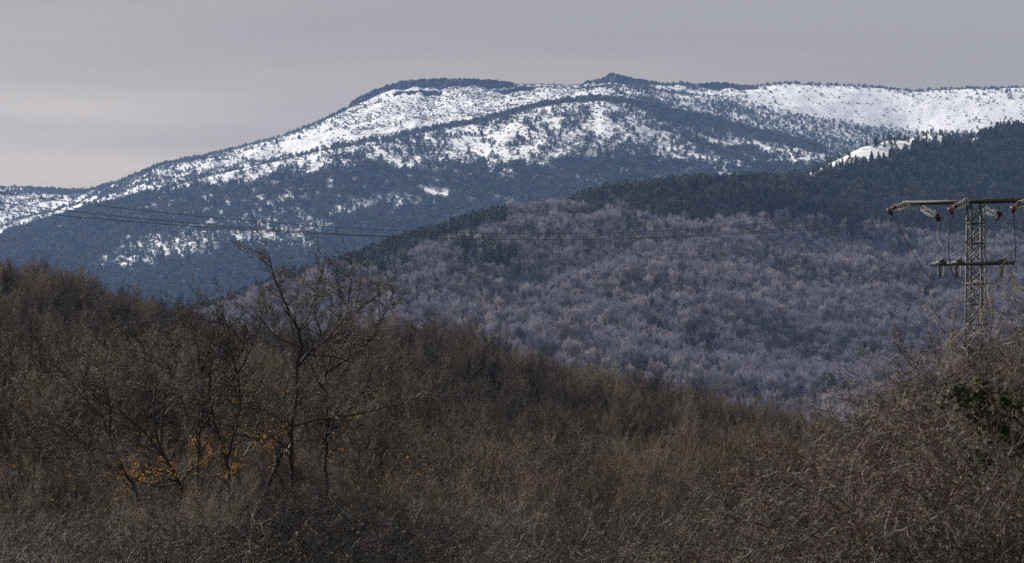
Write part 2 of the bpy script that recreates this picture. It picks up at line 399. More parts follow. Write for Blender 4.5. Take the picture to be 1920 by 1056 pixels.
for nm, arr in (('snow', snow), ('pale', pale), ('stony', np.clip(stony, 0, 1))):
    a = terrain.data.attributes.new(nm, 'FLOAT', 'POINT'); a.data.foreach_set('value', np.asarray(arr, np.float32).ravel())

# what the slopes nearer to the eye hide
VB = np.arange(-160, 2080, 4.0); VY = np.concatenate([np.arange(20, 620, 8), np.arange(620, 1300, 30), np.arange(1300, 4450, 20), np.arange(4450, 9800, 25)])
gx, gy = np.meshgrid(VB, VY); gz = H(((gx-CX)/F*gy).ravel(), gy.ravel()).reshape(gx.shape)
CUM = np.minimum.accumulate(rowof(gy, gz), axis=0)
def visible(px, Y, row_top, margin=6):
    i = np.clip(((px-VB[0])/4).astype(int), 0, len(VB)-1); j = np.clip(np.searchsorted(VY, Y)-2, 0, len(VY)-1)
    return (row_top < CUM[j, i]+margin) & (px > VB[0]) & (px < VB[-1])
def scatter(y0, y1, step, pl=-120, pr=2040):
    xm0 = (pl-CX)/F*y1; xm1 = (pr-CX)/F*y1
    xs = np.arange(xm0, xm1, step); ys = np.arange(y0, y1, step)
    x, y = np.meshgrid(xs, ys); x = x.ravel()+rng.uniform(-.5, .5, x.size)*step*1.1; y = y.ravel()+rng.uniform(-.5, .5, y.size)*step*1.1
    px = CX+F*x/y; k = (px > pl) & (px < pr) & (y > y0) & (y < y1)
    x = x[k]; y = y[k]; z = H(x, y); return x, y, z, px[k], rowof(y, z)

# ------------------------------------------------------------------ scattering through geometry nodes (real mesh copies)
def cloud(name, pts, rot, scl, protos, label, cat, pick=None):
    me = bpy.data.meshes.new(name); n = len(pts)
    me.vertices.add(n); me.vertices.foreach_set('co', np.asarray(pts, np.float32).ravel())
    for nm, arr in (('turn', rot), ('size', scl)):
        a = me.attributes.new(nm, 'FLOAT', 'POINT'); a.data.foreach_set('value', np.asarray(arr, np.float32))
    a = me.attributes.new('pick', 'INT', 'POINT'); a.data.foreach_set('value', (rng.integers(0, len(protos), n) if pick is None else pick).astype(np.int32))
    o = bpy.data.objects.new(name, me); col.objects.link(o); tag(o, label, cat, kind='stuff')
    g = bpy.data.node_groups.new(name, 'GeometryNodeTree')
    g.interface.new_socket('Geometry', in_out='INPUT', socket_type='NodeSocketGeometry'); g.interface.new_socket('Geometry', in_out='OUTPUT', socket_type='NodeSocketGeometry')
    gi = g.nodes.new('NodeGroupInput'); go = g.nodes.new('NodeGroupOutput')
    mp = g.nodes.new('GeometryNodeMeshToPoints'); g.links.new(gi.outputs[0], mp.inputs[0])
    ip = g.nodes.new('GeometryNodeInstanceOnPoints'); g.links.new(mp.outputs[0], ip.inputs['Points'])
    jn = g.nodes.new('GeometryNodeJoinGeometry')
    for pr in protos:
        parts = KIDS.get(pr.name) or [pr]
        src = g.nodes.new('GeometryNodeJoinGeometry')
        for q in parts:
            oi = g.nodes.new('GeometryNodeObjectInfo'); oi.inputs['Object'].default_value = q; oi.transform_space = 'ORIGINAL'
            g.links.new(oi.outputs['Geometry'], src.inputs[0])
        ti = g.nodes.new('GeometryNodeGeometryToInstance'); g.links.new(src.outputs[0], ti.inputs[0]); g.links.new(ti.outputs[0], jn.inputs[0])
    g.links.new(jn.outputs[0], ip.inputs['Instance']); ip.inputs['Pick Instance'].default_value = True
    def named(nm, ty):
        a = g.nodes.new('GeometryNodeInputNamedAttribute'); a.data_type = ty; a.inputs['Name'].default_value = nm; return a.outputs['Attribute']
    g.links.new(named('pick', 'INT'), ip.inputs['Instance Index'])
    cx = g.nodes.new('ShaderNodeCombineXYZ'); g.links.new(named('turn', 'FLOAT'), cx.inputs[2]); g.links.new(cx.outputs[0], ip.inputs['Rotation'])
    g.links.new(named('size', 'FLOAT'), ip.inputs['Scale'])
    g.links.new(ip.outputs[0], go.inputs[0])
    md = o.modifiers.new('scatter', 'NODES'); md.node_group = g
    return o

# ------------------------------------------------------------------ tree kinds
def pine_arrays(h, w, n, size, flat=.0):
    tri = []
    for _ in range(n):
        t = random.random()**.8; z = h*(.12+.88*t)
        prof = (1-t)**.75*(.75+.25*math.sin(t*23)) if not flat else math.sqrt(max(0, 1-((t-.45)/.58)**2))
        rr = w*max(prof, .05)*math.sqrt(U(.25, 1)); a = U(0, 2*math.pi)
        c = Vector((rr*math.cos(a), rr*math.sin(a), z)); s = size*U(.6, 1.3)*(1-.45*t)
        e1 = Vector((math.cos(a), math.sin(a), U(-.6, .3))).normalized()*s; e2 = rv()*s*.7
        tri.append((c-e1*.5-e2*.5, c-e1*.4+e2*.5, c+e1))
    v = np.array([list(p) for t in tri for p in t]); f = np.arange(len(v)).reshape(-1, 3)
    return v, f
def make_pine(name, h, w, n, size, flat=0, label=None, loc=(0, 0, 0)):
    v, f = pine_arrays(h, w, n, size, flat)
    sv, sf = tubes([(0, 0, -1, 0, 0, h*.5, h*.016, h*.011), (0, 0, h*.5, 0, 0, h*.97, h*.011, h*.003)], 4)
    root = empty(name)
    a = mesh('crown', v, f, M['far_pine' if n < 100 else 'pine'], root); b = mesh('trunk', sv, sf, M['pine_bark'], root)
    KIDS[root.name] = [a, b]
    return root
pine_protos = [make_pine('pine_tree', *a) for a in ((13, 2.9, 420, 1.5), (11, 3.0, 380, 1.5), (12, 3.6, 420, 1.6, 1), (9, 2.6, 320, 1.3))]
far_protos = [make_pine('distant_pine_tree', *a) for a in ((10, 3.6, 90, 3.0), (9, 3.8, 84, 3.0, 1), (7.5, 3.8, 80, 2.9, 1))]

HILL = dict(n=[4, 5, 3], k=[11, 14, 0], bare=[.3, .2, 0], wig=[.08, .15, .2], up=[.05, .13, .1], ang=[(.3, .85), (.4, .9), (0, 0)], len=[.95, .55, 0], tip=.4, rmin=.03)
def make_beech(i, tmat='hill_twig'):
    h = U(5.0, 6.5); s = []
    grow(s, Vector((0, 0, -1)), Vector((U(-.06, .06), U(-.06, .06), 1)), h, .17, 0, HILL)
    big = [q for q in s if q[8] == 0]; mid_ = [q for q in s if q[8] == 1]; tw = [q for q in s if q[8] == 2]
    root = empty('beech_tree')
    v, f = tubes([q[:8] for q in big+mid_], 4)
    a = mesh('trunk', v, f, M['hill_bark'], root)
    # sprays of fine twigs: slim triangles leaving each small branch
    tv = []
    for q in tw+mid_:
        p0 = Vector(q[:3]); p1 = Vector(q[3:6]); d = (p1-p0).normalized()
        for _ in range(10 if q[8] == 2 else 7):
            e = (spread(d, U(.2, 1.3))+Vector((0, 0, .15))).normalized(); c = p0.lerp(p1, random.random()); L = U(.4, 1.0)
            sd = e.cross(rv()).normalized()*U(.018, .034)
            tv += [c-sd, c+sd, c+e*L]
    tv = np.array([list(p) for p in tv])
    b = mesh('crown', tv, np.arange(len(tv)).reshape(-1, 3), M[tmat], root)
    KIDS[root.name] = [a, b]
    return root
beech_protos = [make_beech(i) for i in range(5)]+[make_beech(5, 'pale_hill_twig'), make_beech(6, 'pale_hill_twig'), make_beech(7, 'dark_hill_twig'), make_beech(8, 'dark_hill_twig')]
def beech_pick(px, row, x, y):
    n = fbm(x/70, y/90, 3, 72)+.5*(rng.random(np.size(x))-.5); p = n+1.1*np.exp(-((px-1640)/300)**2-((row-700)/100)**2)  # extra pale picks at the lower right paint that slope as sunlit
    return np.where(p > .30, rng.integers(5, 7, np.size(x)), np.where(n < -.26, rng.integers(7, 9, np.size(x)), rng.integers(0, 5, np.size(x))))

def make_oak(i, h, stems=1, spec=OAK, name='bare_oak_tree', tmat='wood_twig'):
    s = []
    for k in range(stems):
        a = 2*math.pi*k/stems+U(-.4, .4); lean = .08 if stems == 1 else U(.12, .38)
        grow(s, Vector((.15*math.cos(a)*(stems > 1), .15*math.sin(a)*(stems > 1), -.3)), Vector((lean*math.cos(a), lean*math.sin(a), 1)).normalized(), h*(.40 if stems == 1 else .36)*U(.9, 1.1), (.11 if stems == 1 else .065)*h/6, 0, spec)
    big, tw = split_tree(s, .017)
    root = empty(name)
    v, f = tubes([q[:8] for q in big], 5); a = mesh('trunk', v, f, M['wood_bark'], root)
    v, f = tubes([q[:8] for q in tw], 3); b = mesh('crown', v, f, M[tmat], root, smooth=True)
    KIDS[root.name] = [a, b]
    zt = max(q[5] for q in s)
    root['top'] = zt
    return root
SPARE = dict(OAK, k=[7, 7, 5.5, 4, 0], rmin=.008, tip=.45, wig=[.14, .2, .26, .3, .3])
oak_protos = [make_oak(i, 6.2+.35*(i % 3), 1 if i % 3 else 3) for i in range(6)]+[make_oak(i, 7.0, 1, SPARE, tmat='dark_wood_twig') for i in range(2)]+[make_oak(i, 6.4, 3 if i else 1, OAK, tmat='dark_wood_twig') for i in range(3)]

# ------------------------------------------------------------------ plant the brown oak wood
x, y, z, px, row = scatter(118, 520, 3.9, -160, 2080)
keep = (rng.random(x.size) < np.clip(.9-.25*(y < 180), 0, 1)) & visible(px, y, rowof(y, z+7), 14)
keep &= ~((y < 150) & (px > 1250))
x, y, z, px = x[keep], y[keep], z[keep], px[keep]
ht = 4.3+2.6*vnoise(x/14, y/16, 61)+2.4*rng.random(x.size)**1.6+2.6*np.clip((y-345)/40, 0, 1)*np.clip((px-640)/60, 0, 1)*np.clip((1500-px)/200, .2, 1)
ht += -1.9*np.clip((330-y)/60, 0, 1)*np.clip((px-600)/200, 0, 1)+2.4*(rng.random(x.size) < .05)
gap = fbm(x/13, y/20, 3, 66) > -.20; x, y, z, px, ht = x[gap], y[gap], z[gap], px[gap], ht[gap]
# the row of broad high oaks along the crest of the low ridge
cx_ = []; q_ = 560.
while q_ < 1560: cx_.append(q_+U(-9, 9)); q_ += U(12, 44)
q_ = -60.
while q_ < 560: cx_.append(q_); q_ += U(30, 90)
cpx = np.array(cx_); cy_ = rng.uniform(400, 462, cpx.size); cxx = (cpx-CX)/F*cy_
x = np.append(x, cxx); y = np.append(y, cy_); z = np.append(z, H(cxx, cy_)); px = np.append(px, cpx); ht = np.append(ht, np.where(cpx < 560, rng.uniform(7, 9, cpx.size), np.where(cpx < 1250, rng.uniform(8.6, 11.2, cpx.size), rng.uniform(7, 9, cpx.size))))
order = np.argsort(y/ht); first, rest = order[:292], order[292:]
OAKL = [('bare brown oak standing low in the wood at the left of the valley', 'bare oaks low in the wood on the left'),
        ('bare brown oak in the low woodland at the middle of the valley', 'bare oaks low in the wood at the centre'),
        ('bare brown oak in the low woodland below the grey hill on the right', 'bare oaks low in the wood on the right')]
for p in oak_protos: pass
def darkp(x, y): return fbm(x/26, y/40, 3, 67)+.35*(rng.random(np.size(x))-.5) > .06
for n_, i in enumerate(first):
    pr = oak_protos[n_ if n_ < len(oak_protos) else (random.randint(6, 10) if darkp(x[i:i+1], y[i:i+1])[0] else random.randint(0, 7))]; s = ht[i]/pr['top']
    lb, gr = OAKL[0 if px[i] < 640 else 1 if px[i] < 1280 else 2]
    if n_ < len(oak_protos):
        pr.location = (x[i], y[i], z[i]); pr.scale = (s, s, s); pr.rotation_euler = (0, 0, U(0, 6.28)); tag(pr, lb, 'tree', gr)
    else:
        o = copy_tree(pr, (x[i], y[i], z[i]), U(0, 6.28), s, lb, gr); o['category'] = 'tree'
tops = np.mean([p['top'] for p in oak_protos])
for p in list(col.objects):
    if 'top' in p.keys(): del p['top']
cloud('oak_woods', np.stack([x[rest], y[rest], z[rest]], 1), rng.uniform(0, 6.28, rest.size), ht[rest]/tops, oak_protos, 'brown leafless oak wood covering the slope and low ridge in front of the grey hill', 'wood',
      np.where(darkp(x[rest], y[rest]), rng.integers(6, 11, rest.size), rng.integers(0, 8, rest.size)))
print('oaks', x.size)

# ------------------------------------------------------------------ plant the middle hill
x, y, z, px, row = scatter(1280, 2900, 7.8)
pk, dn, st_, cl_ = mid_kind(px, row, x, y)
r1, r2 = rng.random(x.size), rng.random(x.size)
vis = visible(px, y, rowof(y, z+9), 10) & (r2 < dn*.93) & (y < I(px, MIDD)+60)
bee = vis & (r1 > pk)
bi = np.where(bee)[0]; bi = bi[np.argsort(y[bi])]
bsz = .95+.5*rng.random(x.size)+.3*vnoise(x/50, y/50, 71)
BL = [('leafless grey tree low on the far hillside, left of its middle', 'leafless grey trees low on the left of the hillside'), ('leafless grey tree low on the far hillside, right of its middle', 'leafless grey trees low on the right of the hillside')]
onscreen = [i for i in bi if rowof(y[i], z[i]+8) < I(px[i], CREST)-75 and -10 < px[i] < 1930][:290]
oset = set(onscreen)
for n_, i in enumerate(onscreen):
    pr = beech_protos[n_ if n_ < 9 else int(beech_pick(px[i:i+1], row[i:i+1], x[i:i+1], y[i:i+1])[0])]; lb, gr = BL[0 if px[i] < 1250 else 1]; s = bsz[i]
    if n_ < 9:
        pr.location = (x[i], y[i], z[i]); pr.scale = (s,)*3; tag(pr, lb, 'tree', gr)
    else: o = copy_tree(pr, (x[i], y[i], z[i]), U(0, 6.28), s, lb, gr); o['category'] = 'tree'
rest = np.array([i for i in bi if i not in oset])
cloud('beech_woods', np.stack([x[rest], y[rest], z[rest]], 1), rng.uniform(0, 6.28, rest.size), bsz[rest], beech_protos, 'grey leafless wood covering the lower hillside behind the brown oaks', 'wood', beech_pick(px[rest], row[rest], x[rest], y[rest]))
print('beeches', bi.size)
pa = [(x[i], y[i], z[i], px[i]) for i in np.where(vis & ~bee)[0]]
x, y, z, px, row = scatter(2250, 4500, 6.2)
pk, dn, st_, cl_ = mid_kind(px, row, x, y)
ok = visible(px, y, rowof(y, z+9), 8) & (rng.random(x.size) < dn*.9) & (y < I(px, MIDD)+80) & (rng.random(x.size) < pk) & ((y > 2900) | (pk > .6))
pb = [(x[i], y[i], z[i], px[i]) for i in np.where(ok)[0]]
# above 2900 m where no pine grows the slope keeps its leafless trees
x2, y2, z2, px2, row2 = scatter(2900, 4400, 7.5)
pk2, dn2, _, _ = mid_kind(px2, row2, x2, y2)
k2 = visible(px2, y2, rowof(y2, z2+9), 8) & (rng.random(x2.size) < dn2*.9) & (y2 < I(px2, MIDD)+60) & (rng.random(x2.size) > pk2)
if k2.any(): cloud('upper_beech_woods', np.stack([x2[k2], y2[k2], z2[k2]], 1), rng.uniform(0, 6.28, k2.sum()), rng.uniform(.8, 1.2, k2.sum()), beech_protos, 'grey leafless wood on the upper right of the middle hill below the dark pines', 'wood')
allp = np.array([q for q in pa if True]+pb)
allp = allp[np.argsort(allp[:, 1])]
cand = [k for k in range(len(allp)) if -10 < allp[k, 3] < 1930 and rowof(allp[k, 1], allp[k, 2]+8) < I(allp[k, 3], CREST)-75][:290]
PL = [('dark evergreen pine among the leafless grey trees of the hillside, left part', 'dark pines among grey trees on the left of the hill'),
      ('dark evergreen pine among the leafless grey trees of the hillside, right part', 'dark pines among grey trees on the right of the hill')]
for n_, k in enumerate(cand):
    q = allp[k]; pr = pine_protos[n_ % 4]; lb, gr = PL[0 if q[3] < 1100 else 1]; s = U(.75, 1.15)
    if n_ < 4:
        pr.location = q[:3]; pr.scale = (s,)*3; tag(pr, lb, 'tree', gr)
    else: o = copy_tree(pr, q[:3], U(0, 6.28), s, lb, gr); o['category'] = 'tree'
rest = np.array([k for k in range(len(allp)) if k not in set(cand)])
cloud('pine_woods', allp[rest, :3], rng.uniform(0, 6.28, rest.size), rng.uniform(.6, 1.1, rest.size), pine_protos, 'dark pine forest along the top of the middle hill below the snowy range', 'forest')
print('mid pines', len(allp))

# ------------------------------------------------------------------ the far range: pines
x, y, z, px, row = scatter(5300, 7120, 8.2)
d, _ = front_density(px, row, x, y)
vis = visible(px, y, rowof(y, z+7), 5) & (rng.random(x.size) < d*.92)
A = np.stack([x[vis], y[vis], z[vis]], 1); rA = row[vis]; eA = I(px[vis], FOREST_EDGE)
sA = (.6+1.0*rng.random(len(A))**1.5)*np.where(rA < eA-8, 1.0, 1.15)
x, y, z, px, row = scatter(7120, 9700, 9.5)
d = back_density(px, row, x, y)
cliff = (px > 655) & (px < 1010) & (row < I(px, [(655,205),(740,178),(1010,172)]))
vis = visible(px, y, rowof(y, z+6), 4) & (rng.random(x.size) < d*.75) & (y < I(px, BACKD)+40) & ~cliff
Bp = np.stack([x[vis], y[vis], z[vis]], 1); sB = .5+.75*rng.random(len(Bp))**1.6
allf = np.concatenate([A, Bp]); alls = np.concatenate([sA, sB])
pxf = CX+F*allf[:, 0]/allf[:, 1]
# the lone pines on the snow that show largest are objects of their own
lone = np.where((np.concatenate([rA < eA-14, np.zeros(len(Bp), bool)])) & (pxf > 0) & (pxf < 1920))[0]
lone = lone[np.argsort(-alls[lone])][:280]
ls = set(lone.tolist())
LL = [('single dark pine on the snowy shoulder, left part of the range', 'dark pines scattered on the snow of the left shoulder'), ('single dark pine on the snowy shoulder below the rocky peak', 'dark pines scattered on the snow below the peak')]
for n_, k in enumerate(lone):
    pr = far_protos[n_ % 3]; lb, gr = LL[0 if pxf[k] < 900 else 1]; s = alls[k]*1.15
    if n_ < 3:
        pr.location = allf[k]; pr.scale = (s,)*3; tag(pr, lb, 'tree', gr)
    else: o = copy_tree(pr, allf[k], U(0, 6.28), s, lb, gr); o['category'] = 'tree'
rest = np.array([k for k in range(len(allf)) if k not in ls])
cloud('distant_pine_forest', allf[rest], rng.uniform(0, 6.28, rest.size), alls[rest], far_protos, 'blue hazy pine forest covering the flank of the snowy mountain range', 'forest')
print('far pines', len(allf))
# low heath on the snow
def make_scrub():
    tv = []
    for _ in range(26):
        a = U(0, 6.28); c = Vector((U(0, 1.3)*math.cos(a), U(0, 1.3)*math.sin(a), U(0, .9))); e = rv(); e.z = abs(e.z); s = e.cross(rv()).normalized()*.45
        tv += [c-s, c+s, c+e*1.2]
    tv = np.array([list(p) for p in tv]); return mesh('heath_bush', tv, np.arange(len(tv)).reshape(-1, 3), M['scrub'])
hb = make_scrub()
x, y, z, px, row = scatter(6500, 9600, 8)
front = (y < 7120)
bas = np.clip((px-600)/60, 0, 1)*np.clip((1130-px)/50, 0, 1)
dd = np.where(front, 0.22*(row < I(px, FOREST_EDGE)), .07+.62*bas+.22*((px > 1090) & (px < 1400)))*(.15+1.7*np.clip(fbm(x/80, y/90, 3, 81)+.45, 0, 1))
vis = visible(px, y, rowof(y, z+2), 3) & (rng.random(x.size) < dd) & (y < I(px, BACKD)+30) & (px > 170)
i0 = np.where(vis)[0]; big = i0[np.argmin(y[i0])]
hb.location = (x[big], y[big], z[big]); tag(hb, 'low dark heath bush on the snow of the shoulder nearest the forest edge', 'bush')
i0 = i0[i0 != big]
cloud('heath_scrub', np.stack([x[i0], y[i0], z[i0]], 1), rng.uniform(0, 6.28, i0.size), rng.uniform(.6, 2.3, i0.size), [hb], 'low heath and stones speckling the snow of the mountain slopes', 'scrub')
print('heath', i0.size)

# ------------------------------------------------------------------ cliffs and crags
def crag(name, pts, label, thick=110, blocks=14., amp=9.):
    """pts: (column, top row, bottom row); a ragged rock body standing on the ridge"""
    pts = np.array(pts, float); pxs = np.arange(pts[0, 0], pts[-1, 0]+.1, 1.6)
    tr = np.interp(pxs, pts[:, 0], pts[:, 1]); brw = np.interp(pxs, pts[:, 0], pts[:, 2])+5.5*fbm(pxs/13, 0*pxs, 3, 95)+1.5*fbm(pxs/4, 0*pxs, 2, 96)
    brw = np.maximum(brw, tr+1.5)
    n = len(pxs); prof = 16; V = np.zeros((n, prof+8, 3))
    yr = I(pxs, BACKD)
    # ground point of the foot: walk the slope towards the viewer until its row is the bottom row
    yy = yr[:, None]-np.arange(0, 400, 6)[None, :]
    hx = (pxs[:, None]-CX)/F*yy; rows = rowof(yy, H(hx.ravel(), yy.ravel()).reshape(yy.shape))
    hit = (rows >= brw[:, None]); k = np.where(hit.any(1), hit.argmax(1), 10)
    yf = yy[np.arange(n), np.maximum(k, 3)]
    yf = np.clip(yf, np.median(yf)-35, np.median(yf)+35); yf = np.convolve(np.pad(yf, 16, 'edge'), np.ones(33)/33, 'valid')
    for j in range(prof):
        t = j/(prof-1)
        r = brw+3+(tr-brw-3)*t
        lx = pxs*1.6
        blk = np.floor(vnoise(lx/blocks, np.full(n, t*4.), 5)*4)/4
        dpt = amp*(fbm(lx/11, t*40/11+0*lx, 4, 91))+amp*.7*(blk-.5)+5*t+18*np.floor(t*2.7+.8*vnoise(lx/22, 0*lx, 97))/3.
        yv = yf+dpt
        rg = r+2.2*fbm(lx/7, t*5+0*lx, 3, 92)*(.3+t)
        V[:, j] = np.stack([(pxs-CX)/F*yv, yv, zr(rg, yv)], 1)
    for j in range(8):
        t = (j+1)/8
        yv = V[:, prof-1, 1]+thick*t; zz = V[:, prof-1, 2]+2.5*fbm(pxs/4, t*6+0*pxs, 3, 93)*(1-t)-(t**3)*50
        V[:, prof+j] = np.stack([(pxs-CX)/F*yv, yv, zz], 1)
    m_ = prof+8; ix = np.arange(n*m_).reshape(n, m_)
    f = np.stack([ix[:-1, :-1], ix[1:, :-1], ix[1:, 1:], ix[:-1, 1:]], -1).reshape(-1, 4)
    o = mesh(name, V.reshape(-1, 3), f, M['rock']); tag(o, label, 'cliff'); return o
crag('cliff_band', [(740,158,162),(750,152,163),(775,149,163),(820,147,164),(870,147,165),(920,149,165),(945,152,163),(965,156,160)], 'long dark cliff band capping the flat topped snowy mountain')
crag('cliff_band', [(738,175,177),(745,172,178),(780,169.5,176),(815,170,178),(830,173,177),(836,176,177)], 'short rock ledge just under the left end of the long cliff', 30, 10, 5)
crag('cliff_band', [(893,171,173),(905,170,177),(930,169.5,178),(950,169,177),(975,163,175),(1000,163,170),(1012,166,167)], 'broken rock band under the right end of the long cliff', 20, 10, 6)
crag('rocky_crag', [(653,199,202),(660,190,203),(672,182,198),(690,173,190),(708,166,182),(724,160,174),(738,157,171),(746,156,164)], 'stepped dark crag on the left shoulder of the flat topped mountain', 60, 9, 7)
crag('rocky_peak', [(1112,158,160),(1124,149,158),(1136,144,158),(1143,137.5,158),(1158,137,159),(1168,141,160),(1180,146,160),(1205,149,160),(1225,153,161),(1245,159,162)], 'small pointed rocky summit rising from the snowy ridge', 60, 9, 8)
crag('rocky_crag', [(1290,162,163),(1305,158,165),(1335,154,166),(1360,155,166),(1385,158,167),(1410,160,167),(1424,164,166)], 'low dark rock outcrop on the skyline right of the pointed summit', 60, 9, 6)

# ------------------------------------------------------------------ foreground oaks with hand-laid limbs
TW = dict(n=[6, 5, 4, 3], k=[7, 6, 4.5, 0], bare=[.12, .12, .1, 0], wig=[.20, .26, .3, .34], up=[.07, .06, .05, .05],
          ang=[(.45, 1.0), (.5, 1.0), (.5, 1.1), (0, 0)], len=[.55, .5, .5, 0], tip=.4, rmin=.0085)
def laid_tree(name, Y, limbs, label, leaves=None, dens=1.0, twigmat='oak_twig', depth=.9):
    """limbs: list of (base radius m, [(column,row),...], side length m); the first starts at the ground"""
    b0 = limbs[0][1][0]; base = P(b0[0], b0[1], Y); gz_ = float(H(np.array([base.x]), np.array([Y]))[0])
    root = empty(name, (base.x, Y, gz_)); org = Vector((base.x, Y, gz_))
    segs = []; where = {}
    for r, line, side in limbs:
        r *= .85; side *= 1.9; pts = []
        key = line[0]
        y0 = where.get(key, Y); dy = U(-1, 1)*depth*.35
        for k, c in enumerate(line):
            if c in where: yv = where[c]
            else: yv = y0+dy*k+U(-.1, .1); where[c] = yv
            pts.append(P(c[0], c[1], yv))
        if line is limbs[0][1]: pts.insert(0, Vector((pts[0].x, Y, gz_-.3)))
        # subdivide and shake
        fine = [pts[0]]
        for a, c in zip(pts[:-1], pts[1:]):
            m_ = max(2, int((c-a).length/.22))
            for j in range(1, m_+1):
                q = a.lerp(c, j/m_); q += rv()*.035*(j < m_)
                fine.append(q)
        n = len(fine)-1; total = sum((fine[i+1]-fine[i]).length for i in range(n)); run = 0; carry = U(0, 1)
        for i in range(n):
            a, c = fine[i], fine[i+1]; t0 = i/n; t1 = (i+1)/n
            ra = r*(1-.78*t0)+.004; rb = r*(1-.78*t1)+.004
            segs.append((*a, *c, ra, rb, 0))
            L = (c-a).length; run += L
            if t0 > (.30 if line is limbs[0][1] else .08):
                carry += L*4.6*dens
                while carry >= 1:
                    carry -= 1
                    cd = spread((c-a).normalized(), U(.5, 1.1)); cd.z = abs(cd.z)*.9+.15; cd.normalize()
                    grow(segs, c, cd, side*U(.45, 1.15)*(1-.45*t1), max(rb*.5, .014), 1, dict(TW, n=[0, 5, 4, 3], k=[0, 7*dens, 5*dens, 0]))
        grow(segs, fine[-1], (fine[-1]-fine[-2]).normalized(), side*.7, .010, 1, TW)
    sg = np.array(segs, float); sg[:, [0, 3]] -= org.x; sg[:, [1, 4]] -= org.y; sg[:, [2, 5]] -= org.z
    big = sg[sg[:, 6] > .016]; tw = sg[sg[:, 6] <= .016]
    v, f = tubes(big[:, :8], 6); t_ = mesh('trunk', v, f, M['bark'], root, smooth=True)
    v, f = tubes(tw[:, :8], 3); mesh('crown', v, f, M[twigmat], root, smooth=True)
    tag(root, label, 'tree')
    if leaves:
        ends = tw[:, 3:6]; tv = []
        for (lx, ly, rad, cnt) in leaves:
            c = P(lx, ly, Y)-org; dd_ = np.hypot(ends[:, 0]-c.x, ends[:, 2]-c.z)
            near = np.where(dd_ < rad*1.35)[0]
            if len(near) == 0: near = np.argsort(dd_)[:30]
            # whole tufts of leaves hang on a few of the twigs
            tuf = rng.choice(near, min(len(near), max(1, cnt//4)))
            for t_i in tuf:
                for _ in range(int(rng.integers(1, 8))):
                    e = Vector(ends[t_i])+rv()*U(.01, .13); u = rv()*U(.018, .038); w = u.cross(rv()).normalized()*U(.010, .022)
                    tv += [e-u, e+w, e+u, e-w]
        tv = np.array([list(p) for p in tv]); mesh('leaves', tv, np.arange(len(tv)).reshape(-1, 4), M['orange_leaf'], root)
    return root
laid_tree('tall_oak_tree', 80, [
    (.115, [(548,905),(545,860),(548,800),(556,742),(556,690)], .9),
    (.060, [(556,690),(566,650),(560,620),(544,590),(530,560),(515,525),(508,500),(503,478)], .75),
    (.050, [(556,690),(575,665),(605,640),(640,615),(668,585),(700,560),(722,575)], .85),
    (.040, [(566,650),(540,640),(515,628),(490,600),(470,575)], .7),
    (.036, [(560,620),(580,590),(590,560),(592,530)], .7),
    (.045, [(548,800),(580,790),(640,780),(690,772),(735,762),(780,745)], .7),
    (.030, [(575,665),(620,668),(665,680),(705,685)], .6),
    (.030, [(548,800),(500,770),(455,765),(420,760)], .6)],
    'tallest bare oak standing clear of the wood, its thin leader above the ridge', [(500,740,.4,40),(510,800,.4,90),(480,870,.5,120),(560,790,.4,24),(505,850,.4,60)])
laid_tree('forked_oak_tree', 83, [
    (.085, [(612,930),(610,860),(612,790),(612,735),(610,700)], .8),
    (.055, [(610,700),(622,660),(640,620),(652,580),(656,545),(660,525)], .8),
    (.045, [(610,700),(640,680),(680,655),(705,620),(722,585)], .8),
    (.040, [(622,660),(600,620),(590,580),(594,545)], .7),
    (.035, [(612,790),(650,760),(700,735),(745,705)], .7),
    (.035, [(612,735),(590,700),(570,660),(548,640)], .6)],
    'slim forked oak close behind and right of the tallest oak', [(700,830,.5,40),(640,850,.4,30),(760,760,.4,12)])
laid_tree('straight_oak_tree', 78, [
    (.080, [(372,935),(370,880),(372,820),(380,760),(378,700)], .8),
    (.045, [(378,700),(372,660),(360,625),(350,600)], .75),
    (.045, [(378,700),(395,650),(400,615),(392,590)], .75),
    (.040, [(372,820),(350,780),(335,740),(318,700),(300,660)], .75),
    (.035, [(380,760),(405,735),(425,715),(440,690)], .7)],
    'dark upright oak rising among orange leaves, centre of the leafy group', [(385,870,.6,200),(395,770,.5,50),(430,850,.5,130),(370,905,.5,140),(340,900,.5,110)])
laid_tree('slender_oak_tree', 79, [
    (.075, [(430,945),(430,895),(424,860),(412,820),(400,780)], .8),
    (.045, [(400,780),(392,730),(396,680),(412,640)], .75),
    (.045, [(424,860),(445,800),(450,750),(446,700),(430,650),(426,610)], .8),
    (.035, [(446,700),(465,665),(478,630)], .7),
    (.030, [(412,820),(440,815),(480,825),(510,845)], .6)],
    'slender twin stemmed oak between the tallest oak and the upright oak', [(460,860,.6,170),(440,775,.45,70),(410,900,.5,70),(470,905,.5,60)])
laid_tree('leaning_oak_tree', 77, [
    (.090, [(345,945),(335,905),(318,870),(302,840),(290,800)], .8),
    (.050, [(290,800),(290,740),(292,700),(275,665),(262,640)], .8),
    (.050, [(318,870),(285,830),(255,795),(225,770),(205,750)], .85),
    (.040, [(302,840),(305,780),(318,730),(330,690)], .7),
    (.030, [(335,905),(300,912),(270,905),(245,920)], .6)],
    'oak leaning left out of the orange leaves, left of the upright oak', [(330,905,.6,150),(250,935,.6,160),(255,885,.5,90),(290,860,.45,50),(235,960,.5,80),(300,925,.5,60)])
